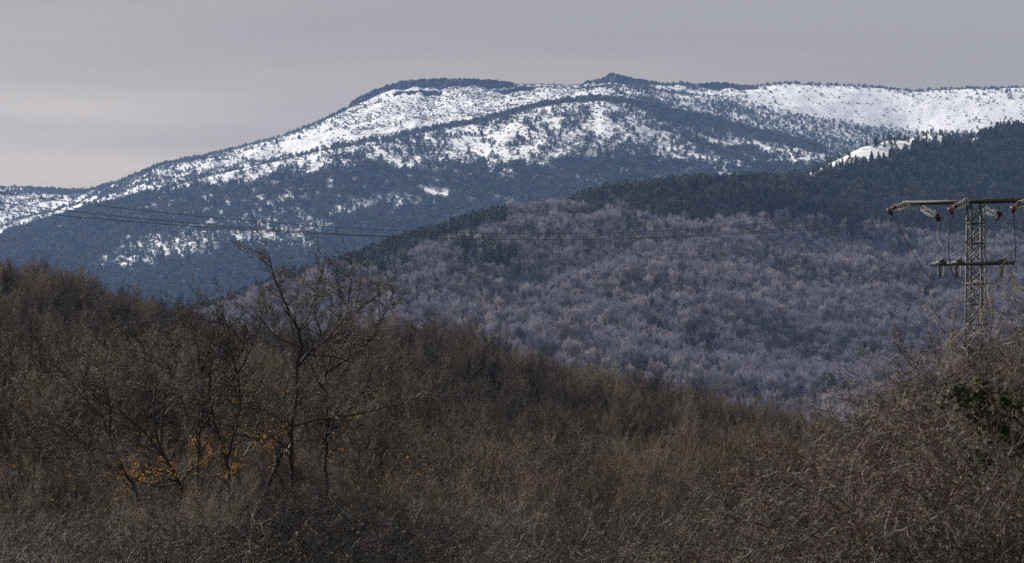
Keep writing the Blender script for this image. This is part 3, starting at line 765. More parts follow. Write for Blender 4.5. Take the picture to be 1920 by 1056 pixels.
laid_tree('spreading_oak_tree', 76, [
    (.080, [(258,940),(248,905),(232,880),(215,850),(205,815)], .8),
    (.050, [(205,815),(190,780),(165,755),(140,725),(120,700)], .8),
    (.040, [(205,815),(208,770),(200,730),(185,690)], .8),
    (.040, [(215,850),(170,838),(130,815),(90,785)], .7),
    (.030, [(232,880),(190,868),(150,865),(110,860)], .7)],
    'leftmost foreground oak, its low limbs spreading far to the left', [(255,900,.5,60),(205,935,.5,50)])
BIG = dict(OAK, n=[5, 9, 7, 5, 3], k=[6, 8, 6.5, 5, 0], rmin=.008, wig=[.12, .20, .25, .3, .32])
def lone_oak(px, Y, h, stems, label):
    s0 = []
    for k in range(stems):
        a = 2*math.pi*k/stems+U(-.5, .5); lean = U(.1, .35)
        grow(s0, Vector((.04*math.cos(a), .04*math.sin(a), -.3)), Vector((lean*math.cos(a), lean*math.sin(a), 1)).normalized(), h*.36*U(.9, 1.1), .012*h, 0, BIG)
    zt = max(q[5] for q in s0); k_ = h/zt; big, tw = split_tree(s0, .018); x_ = (px-CX)/F*Y; g = float(H(np.array([x_]), np.array([Y]))[0])
    root = empty('bare_oak_tree', (x_, Y, g)); root.scale = (k_,)*3
    v, f = tubes([q[:8] for q in big], 6); mesh('trunk', v, f, M['bark'], root, True); v, f = tubes([q[:8] for q in tw], 3); mesh('crown', v, f, M['oak_twig'], root, True)
    tag(root, label, 'tree')
lone_oak(150, 98, 5.6, 2, 'broad dark oak behind the leftmost foreground oak')
lone_oak(45, 92, 5.0, 3, 'bushy dark oak at the left edge of the brown wood')
lone_oak(290, 96, 6.0, 2, 'dark oak behind the leaning oak, its crown reaching the ridge line')
lone_oak(470, 92, 5.6, 2, 'dark oak filling the gap between the slender and the tallest oak')
lone_oak(395, 99, 6.3, 2, 'dark round crowned oak behind the upright oak')
lone_oak(690, 95, 4.6, 3, 'low bushy oak right of the slim forked oak')
lone_oak(800, 150, 8.2, 1, 'dark crowned oak rising above the middle of the brown ridge wood')
# shrubby trees on the valley side of the path
def stool(name, x, Y, h, n, label, spreadf=.35, mats=('bark', 'twig'), leaves=0):
    gz_ = float(H(np.array([x]), np.array([Y]))[0]); root = empty(name, (x, Y, gz_)); s = []
    sp = dict(n=[9, 5, 4, 3], k=[9, 6, 4, 0], bare=[.22, .12, .1, 0], wig=[.09, .2, .26, .3], up=[.04, .12, .1, .06], ang=[(.3, .75), (.4, .9), (.4, .9), (0, 0)], len=[.34, .5, .55, 0], tip=.3, rmin=.0055)
    for k in range(n):
        a = U(0, 6.28); l = U(.05, spreadf); rr = U(0, .5)
        grow(s, Vector((rr*math.cos(a), rr*math.sin(a), -.2)), Vector((l*math.cos(a), l*math.sin(a), 1)).normalized(), h*U(.7, 1.05), .012*h, 0, sp)
    big = [q[:8] for q in s if q[6] > .013]; tw = [q[:8] for q in s if q[6] <= .013]
    v, f = tubes(big, 4); mesh('stems', v, f, M[mats[0]], root); v, f = tubes(tw, 3); mesh('twigs', v, f, M[mats[1]], root, smooth=True)
    if leaves:
        tv = []
        for _ in range(leaves):
            q = random.choice(tw); e = Vector(q[3:6])+rv()*.05; u = rv()*U(.02, .04); w = u.cross(rv()).normalized()*U(.012, .022); tv += [e-u, e+w, e+u, e-w]
        tv = np.array([list(p) for p in tv]); mesh('leaves', tv, np.arange(len(tv)).reshape(-1, 4), M['orange_leaf'], root)
    return tag(root, label, 'shrub')
def xat(px, Y): return (px-CX)/F*Y
stool('coppice_shrub', xat(60, 50), 50, 2.5, 9, 'pale twigged shrub standing out of the brambles in the bottom left corner', .5, mats=('bark', 'oak_twig'))
stool('coppice_shrub', xat(255, 46), 46, 2.3, 9, 'twiggy shrub in front of the leaning oaks at the bottom left', .55, mats=('bark', 'oak_twig'), leaves=25)
stool('coppice_shrub', xat(455, 48), 48, 2.4, 10, 'twiggy shrub just left of the dark hollow at the bottom', .55, mats=('bark', 'oak_twig'), leaves=20)
stool('coppice_shrub', xat(820, 44), 44, 2.3, 10, 'twiggy shrub at the right rim of the dark hollow', .6, mats=('bark', 'oak_twig'), leaves=30)
stool('coppice_shrub', xat(945, 50), 50, 2.4, 8, 'thin pale shrub right of the dark hollow at the bottom', .55)
stool('coppice_shrub', xat(1110, 47), 47, 2.4, 9, 'twiggy shrub at the bottom edge, centre right', .5)
stool('coppice_shrub', xat(1330, 52), 52, 2.6, 10, 'twiggy shrub at the foot of the bramble bank', .5)
stool('coppice_shrub', xat(1480, 62), 62, 3.0, 12, 'upright many stemmed shrub where the brown wood meets the brambles')
stool('coppice_shrub', xat(1385, 66), 66, 2.7, 10, 'many stemmed shrub just left of the upright one by the brambles')
stool('coppice_shrub', xat(1560, 70), 70, 3.0, 9, 'many stemmed shrub behind the left edge of the bramble bank')
stool('coppice_shrub', xat(880, 70), 70, 2.9, 9, 'reddish twiggy shrub right of the forked oak, low in the valley', .45)
stool('coppice_shrub', xat(745, 60), 60, 2.6, 10, 'twiggy shrub under the right limbs of the forked oak, few orange leaves', .5, leaves=60)
stool('coppice_shrub', xat(820, 58), 58, 2.5, 9, 'twiggy shrub with orange leaves above the dark thicket', .5, leaves=55)
stool('coppice_shrub', xat(965, 64), 64, 2.2, 8, 'small pale twigged shrub below the middle of the ridge', .5)
stool('coppice_shrub', xat(1120, 68), 68, 2.3, 8, 'small grey shrub at the centre of the lower brown wood', .45)
stool('coppice_shrub', xat(1250, 66), 66, 2.1, 8, 'low brown shrub left of the many stemmed pair', .45)
stool('coppice_shrub', xat(30, 66), 66, 2.9, 9, 'twiggy shrub at the left edge below the brown wood', .45)
stool('coppice_shrub', xat(120, 62), 62, 2.4, 9, 'twiggy shrub under the low limbs of the leftmost oak', .5, leaves=20)
stool('bare_ash_tree', xat(1945, 50), 50, 4.6, 6, 'fine twigged bare tree beside the pylon at the right edge', .16)

BR = dict(n=[7, 5, 4, 3], k=[8, 5.5, 4, 0], bare=[.12, .12, .1, 0], wig=[.16, .25, .32, .34], up=[.03, .10, .08, .05], ang=[(.35, .9), (.4, 1.), (.4, 1.), (0, 0)], len=[.42, .55, .55, 0], tip=.3, rmin=.0055)
def brush(h, n, mats, leaves=0):
    root = empty('twiggy_shrub'); s = []; kids = []
    for k in range(n):
        a = U(0, 6.28); l = U(.05, .7); rr = U(0, .7)
        grow(s, Vector((rr*math.cos(a), rr*math.sin(a), -.2)), Vector((l*math.cos(a), l*math.sin(a), 1)).normalized(), h*U(.6, 1.05), .010*h, 0, BR)
    big = [q[:8] for q in s if q[6] > .012]; tw = [q[:8] for q in s if q[6] <= .012]
    v, f = tubes(big, 4); kids.append(mesh('stems', v, f, M[mats[0]], root)); v, f = tubes(tw, 3); kids.append(mesh('twigs', v, f, M[mats[1]], root, smooth=True))
    if leaves:
        tv = []
        for _ in range(leaves):
            q = random.choice(tw); e = Vector(q[3:6])
            for _ in range(random.randint(1, 5)):
                e2 = e+rv()*.08; u = rv()*U(.02, .04); w = u.cross(rv()).normalized()*U(.012, .022); tv += [e2-u, e2+w, e2+u, e2-w]
        tv = np.array([list(p) for p in tv]); kids.append(mesh('leaves', tv, np.arange(len(tv)).reshape(-1, 4), M['orange_leaf'], root))
    KIDS[root.name] = kids; return root
brushes = [brush(2.4, 9, ('bark', 'twig')), brush(2.1, 10, ('bark', 'bramble')), brush(2.7, 8, ('bark', 'wood_twig')), brush(2.2, 9, ('bark', 'twig'), 26)]
x, y, z, px, row = scatter(58, 124, 2.7, -140, 1640)
k = rng.random(x.size) < .9; x, y, z, px = x[k], y[k], z[k], px[k]
seenb = set()
for i in range(x.size):
    leafy = (px[i] < 1000) and random.random() < (.30 if px[i] < 560 else .30)
    w_ = 3 if leafy else random.randrange(3); pr = brushes[w_]
    s_ = U(.65, 1.2)*(1.0 if y[i] > 88 else .62)
    lb, gr = (('low twiggy shrub holding orange leaves in the brush under the oaks', 'leafy shrubs under the oaks') if w_ == 3 else
              ('bare twiggy shrub in the brush under the oaks at the left', 'bare shrubs under the oaks') if px[i] < 800 else ('bare twiggy shrub in the low brush at the centre of the valley', 'bare shrubs at the centre'))
    if w_ not in seenb:
        seenb.add(w_); pr.location = (x[i], y[i], z[i]); pr.scale = (s_,)*3; tag(pr, lb, 'shrub', gr)
    else:
        o = copy_tree(pr, (x[i], y[i], z[i]), U(0, 6.28), s_, lb, gr); o['category'] = 'shrub'
# ------------------------------------------------------------------ bramble bushes
def make_bramble(w, h, canes, k_leaf, dark=False, green=0, pale=.06):
    s = []; ps = []; tv = []; gv = []
    def cane(p, d, L, r, out, lvl):
        n = 14 if lvl == 0 else 5; st = L/n
        for i in range(n):
            d = (d+rv()*(.27 if lvl == 0 else .42)+Vector((0, 0, -.09 if lvl == 0 else -.03))).normalized(); q = p+d*st
            out.append((*p, *q, r*(1-.7*i/n), r*(1-.7*(i+1)/n)))
            p = q
            if lvl < 2:
                for _ in range(2 if lvl == 0 else 1):
                    if random.random() < .62: cane(p, spread(d, U(.5, 1.3)), L*U(.14, .3), r*.5, out, lvl+1)
            if lvl > 0 and random.random() < k_leaf:
                e = p+rv()*.02; u = rv()*U(.012, .028); wv = u.cross(rv()).normalized()*U(.008, .016)
                (gv if random.random() < green else tv).extend([e-u, e+wv, e+u, e-wv])
    for _ in range(canes):
        a = U(0, 6.28); rr = w*math.sqrt(U(0, 1))*.8; p = Vector((rr*math.cos(a), rr*math.sin(a), U(-.2, h*.35)))
        b_ = a+U(-1.2, 1.2); tilt = U(.1, 1.0)
        cane(p, Vector((math.sin(tilt)*math.cos(b_), math.sin(tilt)*math.sin(b_), math.cos(tilt))), h*U(.6, 1.25), U(.004, .008), ps if random.random() < pale else s, 0)
    root = empty('bramble_bush'); kids = []
    v, f = tubes(s+ps, 3); mi = np.zeros(len(f), np.int32); mi[len(s)*3:] = 1
    kids.append(mesh('canes', v, f, None, root, True, mi, [M['dark_bramble' if dark else 'bramble'], M['pale_cane']]))
    if tv: tv = np.array([list(p) for p in tv]); kids.append(mesh('leaves', tv, np.arange(len(tv)).reshape(-1, 4), M['pale_leaf'], root))
    if gv: gv = np.array([list(p) for p in gv]); kids.append(mesh('green_leaves', gv, np.arange(len(gv)).reshape(-1, 4), M['ivy_leaf'], root))
    KIDS[root.name] = kids
    return root
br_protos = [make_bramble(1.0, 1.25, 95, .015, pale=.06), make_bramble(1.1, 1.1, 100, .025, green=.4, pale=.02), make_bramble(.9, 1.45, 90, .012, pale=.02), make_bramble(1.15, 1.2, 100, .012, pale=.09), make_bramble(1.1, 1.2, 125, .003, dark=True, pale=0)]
placed = []
def bush(px, row_top, Y, s, label, group, which=None):
    """a bush whose top shows at row_top; it stands on the bank or on the canes below it"""
    which = random.randrange(4) if which is None else which
    pr = br_protos[which]; x_ = xat(px, Y); g = float(H(np.array([x_]), np.array([Y]))[0])
    ztop = (HZ-row_top)/F*Y; base = ztop-1.35*s
    while base-g > .75*s:                      # fill down to the ground with more of the same thicket
        placed.append((x_+U(-.3, .3), Y+U(-.3, .3), base, s, which, label, group)); base -= .85*s; which = which if which == 4 else random.randrange(4)
    placed.append((x_, Y, max(base, g-.2), s, which, label, group))
TOPR = [(1240,1030),(1320,1000),(1400,970),(1470,930),(1540,885),(1600,835),(1660,785),(1710,745),(1750,697),(1800,650),(1850,608),(1900,568),(1960,540),(2060,520)]
GB = 'reddish bramble bushes heaped on the bank at the right'
for Y, step, off in ((33, 62, 0), (29, 70, 60), (25.5, 80, 150), (22, 95, 240)):
    p_ = 1290.
    while p_ < 2060:
        bush(p_+U(-12, 12), float(I(p_, TOPR))+off+U(-12, 16), Y+U(-.8, .8), U(.85, 1.1), 'tangled reddish bramble bush heaped on the bank at the right', GB); p_ += step
GD = 'dark bramble bushes along the bottom edge at the left'
for Y, step, rt, a, c in ((56, 55, 955, -60, 1330), (47, 62, 975, -60, 1330), (40, 75, 1000, -60, 1330), (34, 85, 1030, -60, 1300)):
    p_ = float(a)
    while p_ < c:
        hump = -62*math.exp(-((p_-640)/170)**2)*(Y < 50)+10*math.sin(p_/60)
        hollow = (math.exp(-((p_-665)/120)**2) > .4 and rt >= 975) or (abs(p_-1210) < 95 and rt >= 1000)  # near-black canes here put the shade of the hollows into the colour
        if hollow: bush(p_+U(-12, 12), rt+hump-14+U(-12, 12), Y+U(-1, 1), U(.85, 1.0), 'bramble thicket coloured blackish for the shade in the hollow at the bottom edge', 'blackish thickets at the bottom edge', 4)
        elif random.random() < .22: bush(p_+U(-12, 12), rt+hump+U(-8, 18), Y+U(-1, 1), U(.8, 1.05), 'bramble thicket coloured blackish for the shade in the hollow at the bottom edge' if False else 'blackish bush among the low brambles along the bottom', 'blackish bushes among the low brambles', 4)
        else: bush(p_+U(-12, 12), rt+hump+U(-12, 12), Y+U(-1, 1), U(.8, 1.0), 'dark low bramble bush along the bottom below the bare oaks', GD)
        p_ += step
seen = [False]*5
for (x_, y_, z_, s, w_, lb, gr) in placed:
    pr = br_protos[w_]
    if not seen[w_]:
        seen[w_] = True; pr.location = (x_, y_, z_); pr.scale = (s,)*3; tag(pr, lb, 'bush', gr)
    else:
        o = copy_tree(pr, (x_, y_, z_), U(0, 6.28), s, lb, gr); o['category'] = 'bush'
print('brambles', len(placed))
def ivy(name, px, row, Y, rad, n, label, cat, lobes=9):
    c = P(px, row, Y); g = float(H(np.array([c.x]), np.array([Y]))[0]); root = empty(name, (c.x, Y, g)); top = Vector((0, 0, c.z-g)); tv = []; st = []
    for k in range(lobes):
        o_ = top+Vector((U(-1, 1)*rad, U(-.6, .6)*rad, U(-1, .8)*rad*.8)); rl = rad*U(.18, .5)
        p = Vector((0, 0, 0)); m_ = 12; q0 = p
        for i in range(1, m_+1):
            q = p.lerp(o_, i/m_)+rv()*.07; st.append((*q0, *q, .016*(1-.06*i), .016*(1-.06*(i+1)))); q0 = q
        for _ in range(n//lobes):
            e = o_+rv()*rl*abs(random.gauss(.6, .45)); u = rv()*U(.014, .032); w = u.cross(rv()).normalized()*U(.010, .022); tv += [e-u, e+w, e+u, e-w]
        for _ in range(14):
            b0 = o_+rv()*rl*.5; b1 = b0+(rv()+Vector((0, 0, .5)))*rl*.8; st.append((*b0, *b1, .004, .002))
    tv = np.array([list(p) for p in tv]); mesh('leaves', tv, np.arange(len(tv)).reshape(-1, 4), M['ivy_leaf'], root); v, f = tubes(st, 4); mesh('stems', v, f, M['bramble'], root)
    tag(root, label, cat)
ivy('ivy_clump', 1893, 795, 22.5, .40, 1300, 'dark green ivy clump in the brambles at the right edge', 'ivy', 11)
# long arching shoots standing out of the bank
sh = []
root = empty('bramble_shoots', P(1700, 800, 27))
for _ in range(36):
    p_ = 1520+410*random.random()**.6; Y = U(24, 31); p = P(p_, float(I(p_, TOPR))+U(-25, 40), Y)-root.location; d = Vector((U(-.7, .7), U(-.3, .3), 1)).normalized(); n = 10; L = U(.25, .62); r = U(.004, .0065)
    for i in range(n):
        d = (d+rv()*.32+Vector((0, 0, -.09))).normalized(); q = p+d*L/n; sh.append((*p, *q, r*(1-.07*i), r*(1-.07*(i+1))))
        if random.random() < .6:
            e = spread(d, U(.5, 1.2)); sh.append((*q, *(q+e*U(.05, .16)), r*.5, r*.3))
        p = q
v, f = tubes(sh, 4); mesh('canes', v, f, M['pale_cane'], root)
tag(root, 'pale arching bramble shoots standing out above the right bank', 'bramble', kind='stuff')

# ------------------------------------------------------------------ pylon
PY = 86.0; TH = math.radians(23.5); gzp = float(H(np.array([xat(1829.5, PY)]), np.array([PY]))[0])
pyl = empty('electricity_pylon', (xat(1829.5, PY), PY, gzp), -TH)
tag(pyl, 'grey steel lattice electricity pylon above the brambles at the right edge', 'pylon')
def Zr(row): return (HZ-row)/F*PY-gzp       # height above the pylon's foot
def box(name, a, b_, w, t, mat, parent, roll=0.):
    """a flat bar from a to b_"""
    a = Vector(a); b_ = Vector(b_); d = (b_-a).normalized(); ref = Vector((0, 0, 1)) if abs(d.z) < .95 else Vector((0, 1, 0))
    u = d.cross(ref).normalized(); w_ = d.cross(u)
    vs = [p+u*sx*t/2+w_*sy*w/2 for p in (a, b_) for sx, sy in ((-1, -1), (1, -1), (1, 1), (-1, 1))]
    return vs, [(0, 1, 2, 3), (7, 6, 5, 4), (0, 4, 5, 1), (1, 5, 6, 2), (2, 6, 7, 3), (3, 7, 4, 0)]
def joined(name, bars, mat, parent):
    V = []; Fc = []
    for vs, fs in bars:
        o = len(V); V += [list(v) for v in vs]; Fc += [[i+o for i in f] for f in fs]
    return mesh(name, np.array(V), np.array(Fc), mat, parent)
def half(z): return .228+(Zr(378)-z)*.012       # the tower widens slowly towards its foot
top = Zr(380)
for sx in (-1, 1):
    for sy in (-1, 1):
        ax = lambda z, k: (sx*half(z), sy*half(z), z)
        b1 = [(sx*half(0), sy*(half(0)-.03), -.4), (sx*half(top), sy*(half(top)-.03), top)]
        b2 = [(sx*(half(0)-.03), sy*half(0), -.4), (sx*(half(top)-.03), sy*half(top), top)]
        bars = []
        for (a, c), dims in ((b1, (.008, .06)), (b2, (.06, .008))):
            a = Vector(a); c = Vector(c); vs = [p+Vector((dx*dims[0]/2, dy*dims[1]/2, 0)) for p in (a, c) for dx, dy in ((-1, -1), (1, -1), (1, 1), (-1, 1))]
            bars.append((vs, [(3, 2, 1, 0), (4, 5, 6, 7), (0, 1, 5, 4), (1, 2, 6, 5), (2, 3, 7, 6), (3, 0, 4, 7)]))
        joined('leg', bars, M['dark_steel'], pyl)
levels = []; rw = 419.
while Zr(rw) > .1: levels.append(Zr(rw)); rw += 38
hor = []; dia = []
for z_ in levels:
    h_ = half(z_)
    for a, c in (((-h_, -h_), (h_, -h_)), ((h_, -h_), (h_, h_)), ((h_, h_), (-h_, h_)), ((-h_, h_), (-h_, -h_))):
        hor.append(box('', (a[0]*1.03, a[1]*1.03, z_), (c[0]*1.03, c[1]*1.03, z_), .045, .007, None, None))
zs = [top]+levels
for k in range(len(zs)-1):
    z1, z2 = zs[k]-.03, zs[k+1]+.03; h1, h2 = half(z1), half(z2)
    for q, (a, c) in enumerate((((-1, -1), (1, -1)), ((1, -1), (1, 1)), ((1, 1), (-1, 1)), ((-1, 1), (-1, -1)))):
        dia.append(box('', (a[0]*h1*.98, a[1]*h1*.98, z1), (c[0]*h2*.98, c[1]*h2*.98, z2), .038, .006, None, None))
        dia.append(box('', (c[0]*h1*1.015, c[1]*h1*1.015, z1), (a[0]*h2*1.015, a[1]*h2*1.015, z2), .038, .006, None, None))
joined('horizontal_braces', hor, M['dark_steel'], pyl); joined('diagonal_braces', dia, M['steel'], pyl)
# crossarm: two channels with a lid plate
AL = 2.17
arm = [box('', (-AL, -.245, top+.03), (AL, -.245, top+.03), .10, .05, None, None), box('', (-AL, .245, top+.03), (AL, .245, top+.03), .10, .05, None, None)]
for xx in np.linspace(-AL+.04, AL-.04, 9): arm.append(box('', (xx, -.215, top+.075), (xx, .215, top+.075), .05, .03, None, None))
joined('crossarm', arm, M['dark_steel'], pyl)
zb = Zr(495)
bar = [box('', (-1.27, -.27, zb), (1.22, -.27, zb), .11, .05, None, None), box('', (-.25, .27, zb), (.25, .27, zb), .09, .04, None, None)]
joined('lower_crossbar', bar, M['dark_steel'], pyl)
# geometry is laid in the pylon's own frame
R = pyl.location.copy(); cs, sn = math.cos(-TH), math.sin(-TH)
def loc(px, row, Y=PY):
    p = P(px, row, Y)-R; return Vector((p.x*cs+p.y*sn, -p.x*sn+p.y*cs, p.z))
def lathe(c, d, prof, n=14):
    """rings (offset along d, radius)"""
    d = d.normalized(); ref = Vector((0, 0, 1)) if abs(d.z) < .9 else Vector((1, 0, 0)); u = d.cross(ref).normalized(); w = d.cross(u)
    V = []; Fc = []
    for o_, r in prof:
        for i in range(n):
            t = 2*math.pi*i/n; V.append(list(c+d*o_+u*(r*math.cos(t))+w*(r*math.sin(t))))
    for k in range(len(prof)-1):
        for i in range(n): Fc.append([k*n+i, k*n+(i+1) % n, (k+1)*n+(i+1) % n, (k+1)*n+i])
    return V, Fc
def ring(c, d, R_, r, n=20, m_=6):
    d = d.normalized(); ref = Vector((0, 0, 1)) if abs(d.z) < .9 else Vector((1, 0, 0)); u = d.cross(ref).normalized(); w = d.cross(u); V = []; Fc = []
    for i in range(n):
        t = 2*math.pi*i/n; rad = u*math.cos(t)+w*math.sin(t)
        for j in range(m_):
            s = 2*math.pi*j/m_; V.append(list(c+rad*(R_+r*math.cos(s))+d*(r*math.sin(s))))
    for i in range(n):
        for j in range(m_): Fc.append([i*m_+j, ((i+1) % n)*m_+j, ((i+1) % n)*m_+(j+1) % m_, i*m_+(j+1) % m_])
    return V, Fc
def merge(name, items, mat, parent, smooth=True):
    V = []; Fc = []
    for v, f in items:
        o = len(V); V += v; Fc += [[i+o for i in q] for q in f]
    return mesh(name, np.array(V), np.array(Fc), mat, parent, smooth)
ENDS = {}
def string(key, a, b_, cover, n=7):
    """a glass insulator string from its hook a to its live end b_, with the brown cover over the clamp"""
    d = b_-a; L = d.length; dn_ = d.normalized(); shells = []; rims = []
    sag = Vector((0, 0, -1))
    for i in range(n):
        t = .12+.74*i/(n-1); c = a+d*t+sag*(.05*math.sin(math.pi*t))
        tilt = (dn_+Vector((U(-.06, .06), U(-.06, .06), U(-.06, .06)))).normalized()
        shells.append(lathe(c, tilt, [(-.045, .018), (-.03, .035), (-.008, .09), (0, .098), (.004, .09), (-.002, .035), (.0, .012)]))
        rims.append(ring(c, tilt, .100, .0058))  # added ring painting the backlit outline of each disc
    pts = [a+d*t+sag*(.05*math.sin(math.pi*t)) for t in np.linspace(0, 1, 9)]
    st = merge('insulator_string', shells, M['glass'], pyl)
    merge('backlit_glass_rim', rims, M['rim'], st)
    v, f = tubes([(*p, *q, .014, .014) for p, q in zip(pts[:-1], pts[1:])], 6); mesh('pin_rod', v, f, M['dark_steel'], st)
    # cover: a flattened boot bent downwards
    c0, c1, c2 = [Vector(c) for c in cover]; V = []; Fc = []
    path = [c0, c0.lerp(c1, .5), c1, c1.lerp(c2, .5), c2]; rad = [.05, .085, .10, .075, .04]
    for p, r in zip(path, rad):
        for i in range(10):
            t = 2*math.pi*i/10; V.append([p.x+r*math.cos(t), p.y+.75*r*math.sin(t), p.z+.35*r*math.sin(t)+.15*r*math.cos(t)])
    for k in range(4):
        for i in range(10): Fc.append([k*10+i, k*10+(i+1) % 10, (k+1)*10+(i+1) % 10, (k+1)*10+i])
    for o_ in (0, 40):
        for i in range(0, 8, 2): Fc.append([o_, o_+i+1, o_+i+2, o_+min(i+3, 9)] if i < 7 else [o_, o_+7, o_+8, o_+9])
    mesh('clamp_cover', np.array(V), np.array(Fc), M['cover'], pyl, True)
    ENDS[key] = c1
YL = PY-.75
string('L1', loc(1704, 380, PY+.75), loc(1674, 390, PY+.05), [loc(1677, 386, PY+.1), loc(1667, 391, PY), loc(1672, 403, PY)])
string('L2', loc(1814, 376, PY-.1), loc(1790, 387, PY-.8), [loc(1792, 384, PY-.75), loc(1782, 389, PY-.9), loc(1786, 403, PY-.9)])
string('L3', loc(1932, 372, PY-1), loc(1908, 383, PY-1.7), [loc(1911, 382, PY-1.65), loc(1900, 386, PY-1.8), loc(1901, 399, PY-1.8)])
string('R1', loc(1728, 389, PY+.9), loc(1754, 401, PY+1.5), [loc(1752, 398, PY+1.45), loc(1758, 404, PY+1.6), loc(1761, 416, PY+1.6)])
string('R2', loc(1841, 387, PY+.3), loc(1866, 400, PY+.9), [loc(1864, 396, PY+.85), loc(1876, 400, PY+1), loc(1868, 413, PY+1)])
string('R3', loc(1952, 386, PY-.4), loc(1976, 399, PY+.2), [loc(1974, 396, PY+.15), loc(1986, 400, PY+.3), loc(1980, 412, PY+.3)])
# surge arresters hanging from the lower bar
def arrester(px):
    c = loc(px, 492, PY); c = Vector((c.x, -.34, zb)); down = Vector((0, 0, -1)); prof = [(.0, .03)]
    for i in range(5): prof += [(.05+.06*i, .032), (.06+.06*i, .062), (.075+.06*i, .06), (.085+.06*i, .032)]
    prof += [(.37, .03)]
    a = merge('surge_arrester', [lathe(c+Vector((-.05, 0, 0)), down, prof, 12)], M['shed'], pyl)
    merge('end_cap', [lathe(c+Vector((-.05, 0, -.36)), down, [(0, .0), (0, .045), (.035, .045), (.05, .02), (.06, 0)], 10)], M['dark_steel'], a)
    v, f = tubes([(c.x+.09, c.y, c.z-.05, c.x+.06, c.y, c.z-.36, .022, .018)], 8); mesh('fuse_tube', v, f, M['cap'], a)
    joined('mounting_bracket', [box('', (c.x-.16, c.y+.02, c.z+.02), (c.x+.16, c.y+.02, c.z+.02), .14, .10, None, None), box('', (c.x-.06, c.y, c.z+.09), (c.x+.1, c.y, c.z+.13), .05, .09, None, None)], M['dark_steel'], a)
    v, f = tubes([(c.x+.02, c.y, c.z+.09, c.x+.03, c.y, c.z+.22, .02, .012)], 8); mesh('terminal', v, f, M['cap'], a)
    return c
c1, c2, c3 = arrester(1763), arrester(1799), arrester(1892)
def smoothline(pts, n=8):
    pts = [pts[0]]+list(pts)+[pts[-1]]; out = []
    for i in range(1, len(pts)-2):
        for k in range(n):
            t = k/n; p0, p1, p2, p3 = pts[i-1:i+3]
            out.append(.5*((2*p1)+(p2-p0)*t+(2*p0-5*p1+4*p2-p3)*t*t+(3*p1-p0-3*p2+p3)*t**3))
    out.append(pts[-1]); return out
def cable(name, pts, r, mat, parent):
    q = smoothline(pts); v, f = tubes([(*a, *b_, r, r) for a, b_ in zip(q[:-1], q[1:])], 6); return mesh(name, v, f, mat, parent, True)
def jump(pl, ya, yb):
    n = len(pl); return [loc(p[0], p[1], ya+(yb-ya)*i/(n-1)) for i, p in enumerate(pl)]
for pl, ya, yb in (([(1673,400),(1689,433),(1716,481),(1737,515),(1750,524),(1760,519)], PY, PY-.3), ([(1761,414),(1758,446),(1769,465),(1770,480),(1767,487)], PY+1.6, PY-.3),
                   ([(1786,402),(1780,437),(1779,470),(1784,505),(1793,523),(1797,519)], PY-.9, PY-.35), ([(1868,412),(1852,434),(1835,447),(1815,458),(1804,472),(1801,487)], PY+1, PY-.2),
                   ([(1901,398),(1903,440),(1904,480),(1899,510),(1891,527),(1889,518)], PY-1.8, PY-.4), ([(1980,412),(1950,440),(1920,454),(1903,466),(1895,480),(1893,487)], PY+.3, PY-.4)):
    cable('jumper_cable', jump(pl, ya, yb), .0135, M['jumper'], pyl)

# the three wires of the span to the left, sagging towards a pole out of view
def span(fixpx, fixrow, fixY, pts, endpx, endY, label):
    p0 = P(fixpx, fixrow, fixY); xe = xat(endpx, endY); ts = []; zz = []
    T = np.linspace(0, 1, 400); X = p0.x+(xe-p0.x)*T; Yv = fixY+(endY-fixY)*T; pxT = CX+F*X/Yv
    for (a, r) in [(fixpx, fixrow)]*3+pts:
        t = float(np.interp(-a, -pxT, T)); ts.append(t); zz.append((HZ-r)/F*(fixY+(endY-fixY)*t))
    cf = np.polyfit(ts, zz, 2); T = np.linspace(0, 1, 90); Z = np.polyval(cf, T); Z += (p0.z-Z[0])*(1-T)**6
    X = p0.x+(xe-p0.x)*T; Yv = fixY+(endY-fixY)*T
    pp = np.stack([X, Yv, Z], 1); v, f = tubes(np.concatenate([pp[:-1], pp[1:], np.full((89, 1), .0080), np.full((89, 1), .0080)], 1), 6)
    o = mesh('power_line', v, f, M['wire'], smooth=True); tag(o, label, 'power line', 'power lines of the span'); return o
span(1667, 391, PY, [(0,357),(240,394),(480,416),(700,433),(820,437),(1000,438),(1200,430),(1500,410)], -900, 52, 'uppermost power line at the left, ending at the leftmost insulator of the pylon')
span(1782, 389, PY-.9, [(0,382),(240,406),(480,428),(700,441),(1000,449),(1200,445),(1500,430)], -900, 50.5, 'middle power line at the left, ending at the insulator by the mast')
span(1900, 386, PY-1.8, [(0,395),(240,414),(480,431),(700,443),(1000,450),(1200,446),(1500,433)], -900, 49, 'lowest power line at the left, passing in front of the pylon mast')
def outgoing(p0, end, label):
    pts = [p0.lerp(end, t)+Vector((0, 0, -1.0*math.sin(math.pi*t))) for t in np.linspace(0, 1, 30)]
    v, f = tubes([(*a, *b_, .008, .008) for a, b_ in zip(pts[:-1], pts[1:])], 6); o = mesh('power_line', v, f, M['wire'], smooth=True); tag(o, label, 'power line', 'power lines leaving to the right')
outgoing(P(1760, 404, PY+1.6), P(2350, 690, 112), 'thin power line dropping right behind the mast from the leftmost sagging insulator')
outgoing(P(1876, 400, PY+1), P(2400, 690, 112), 'thin power line dropping right from the insulator just right of the mast')

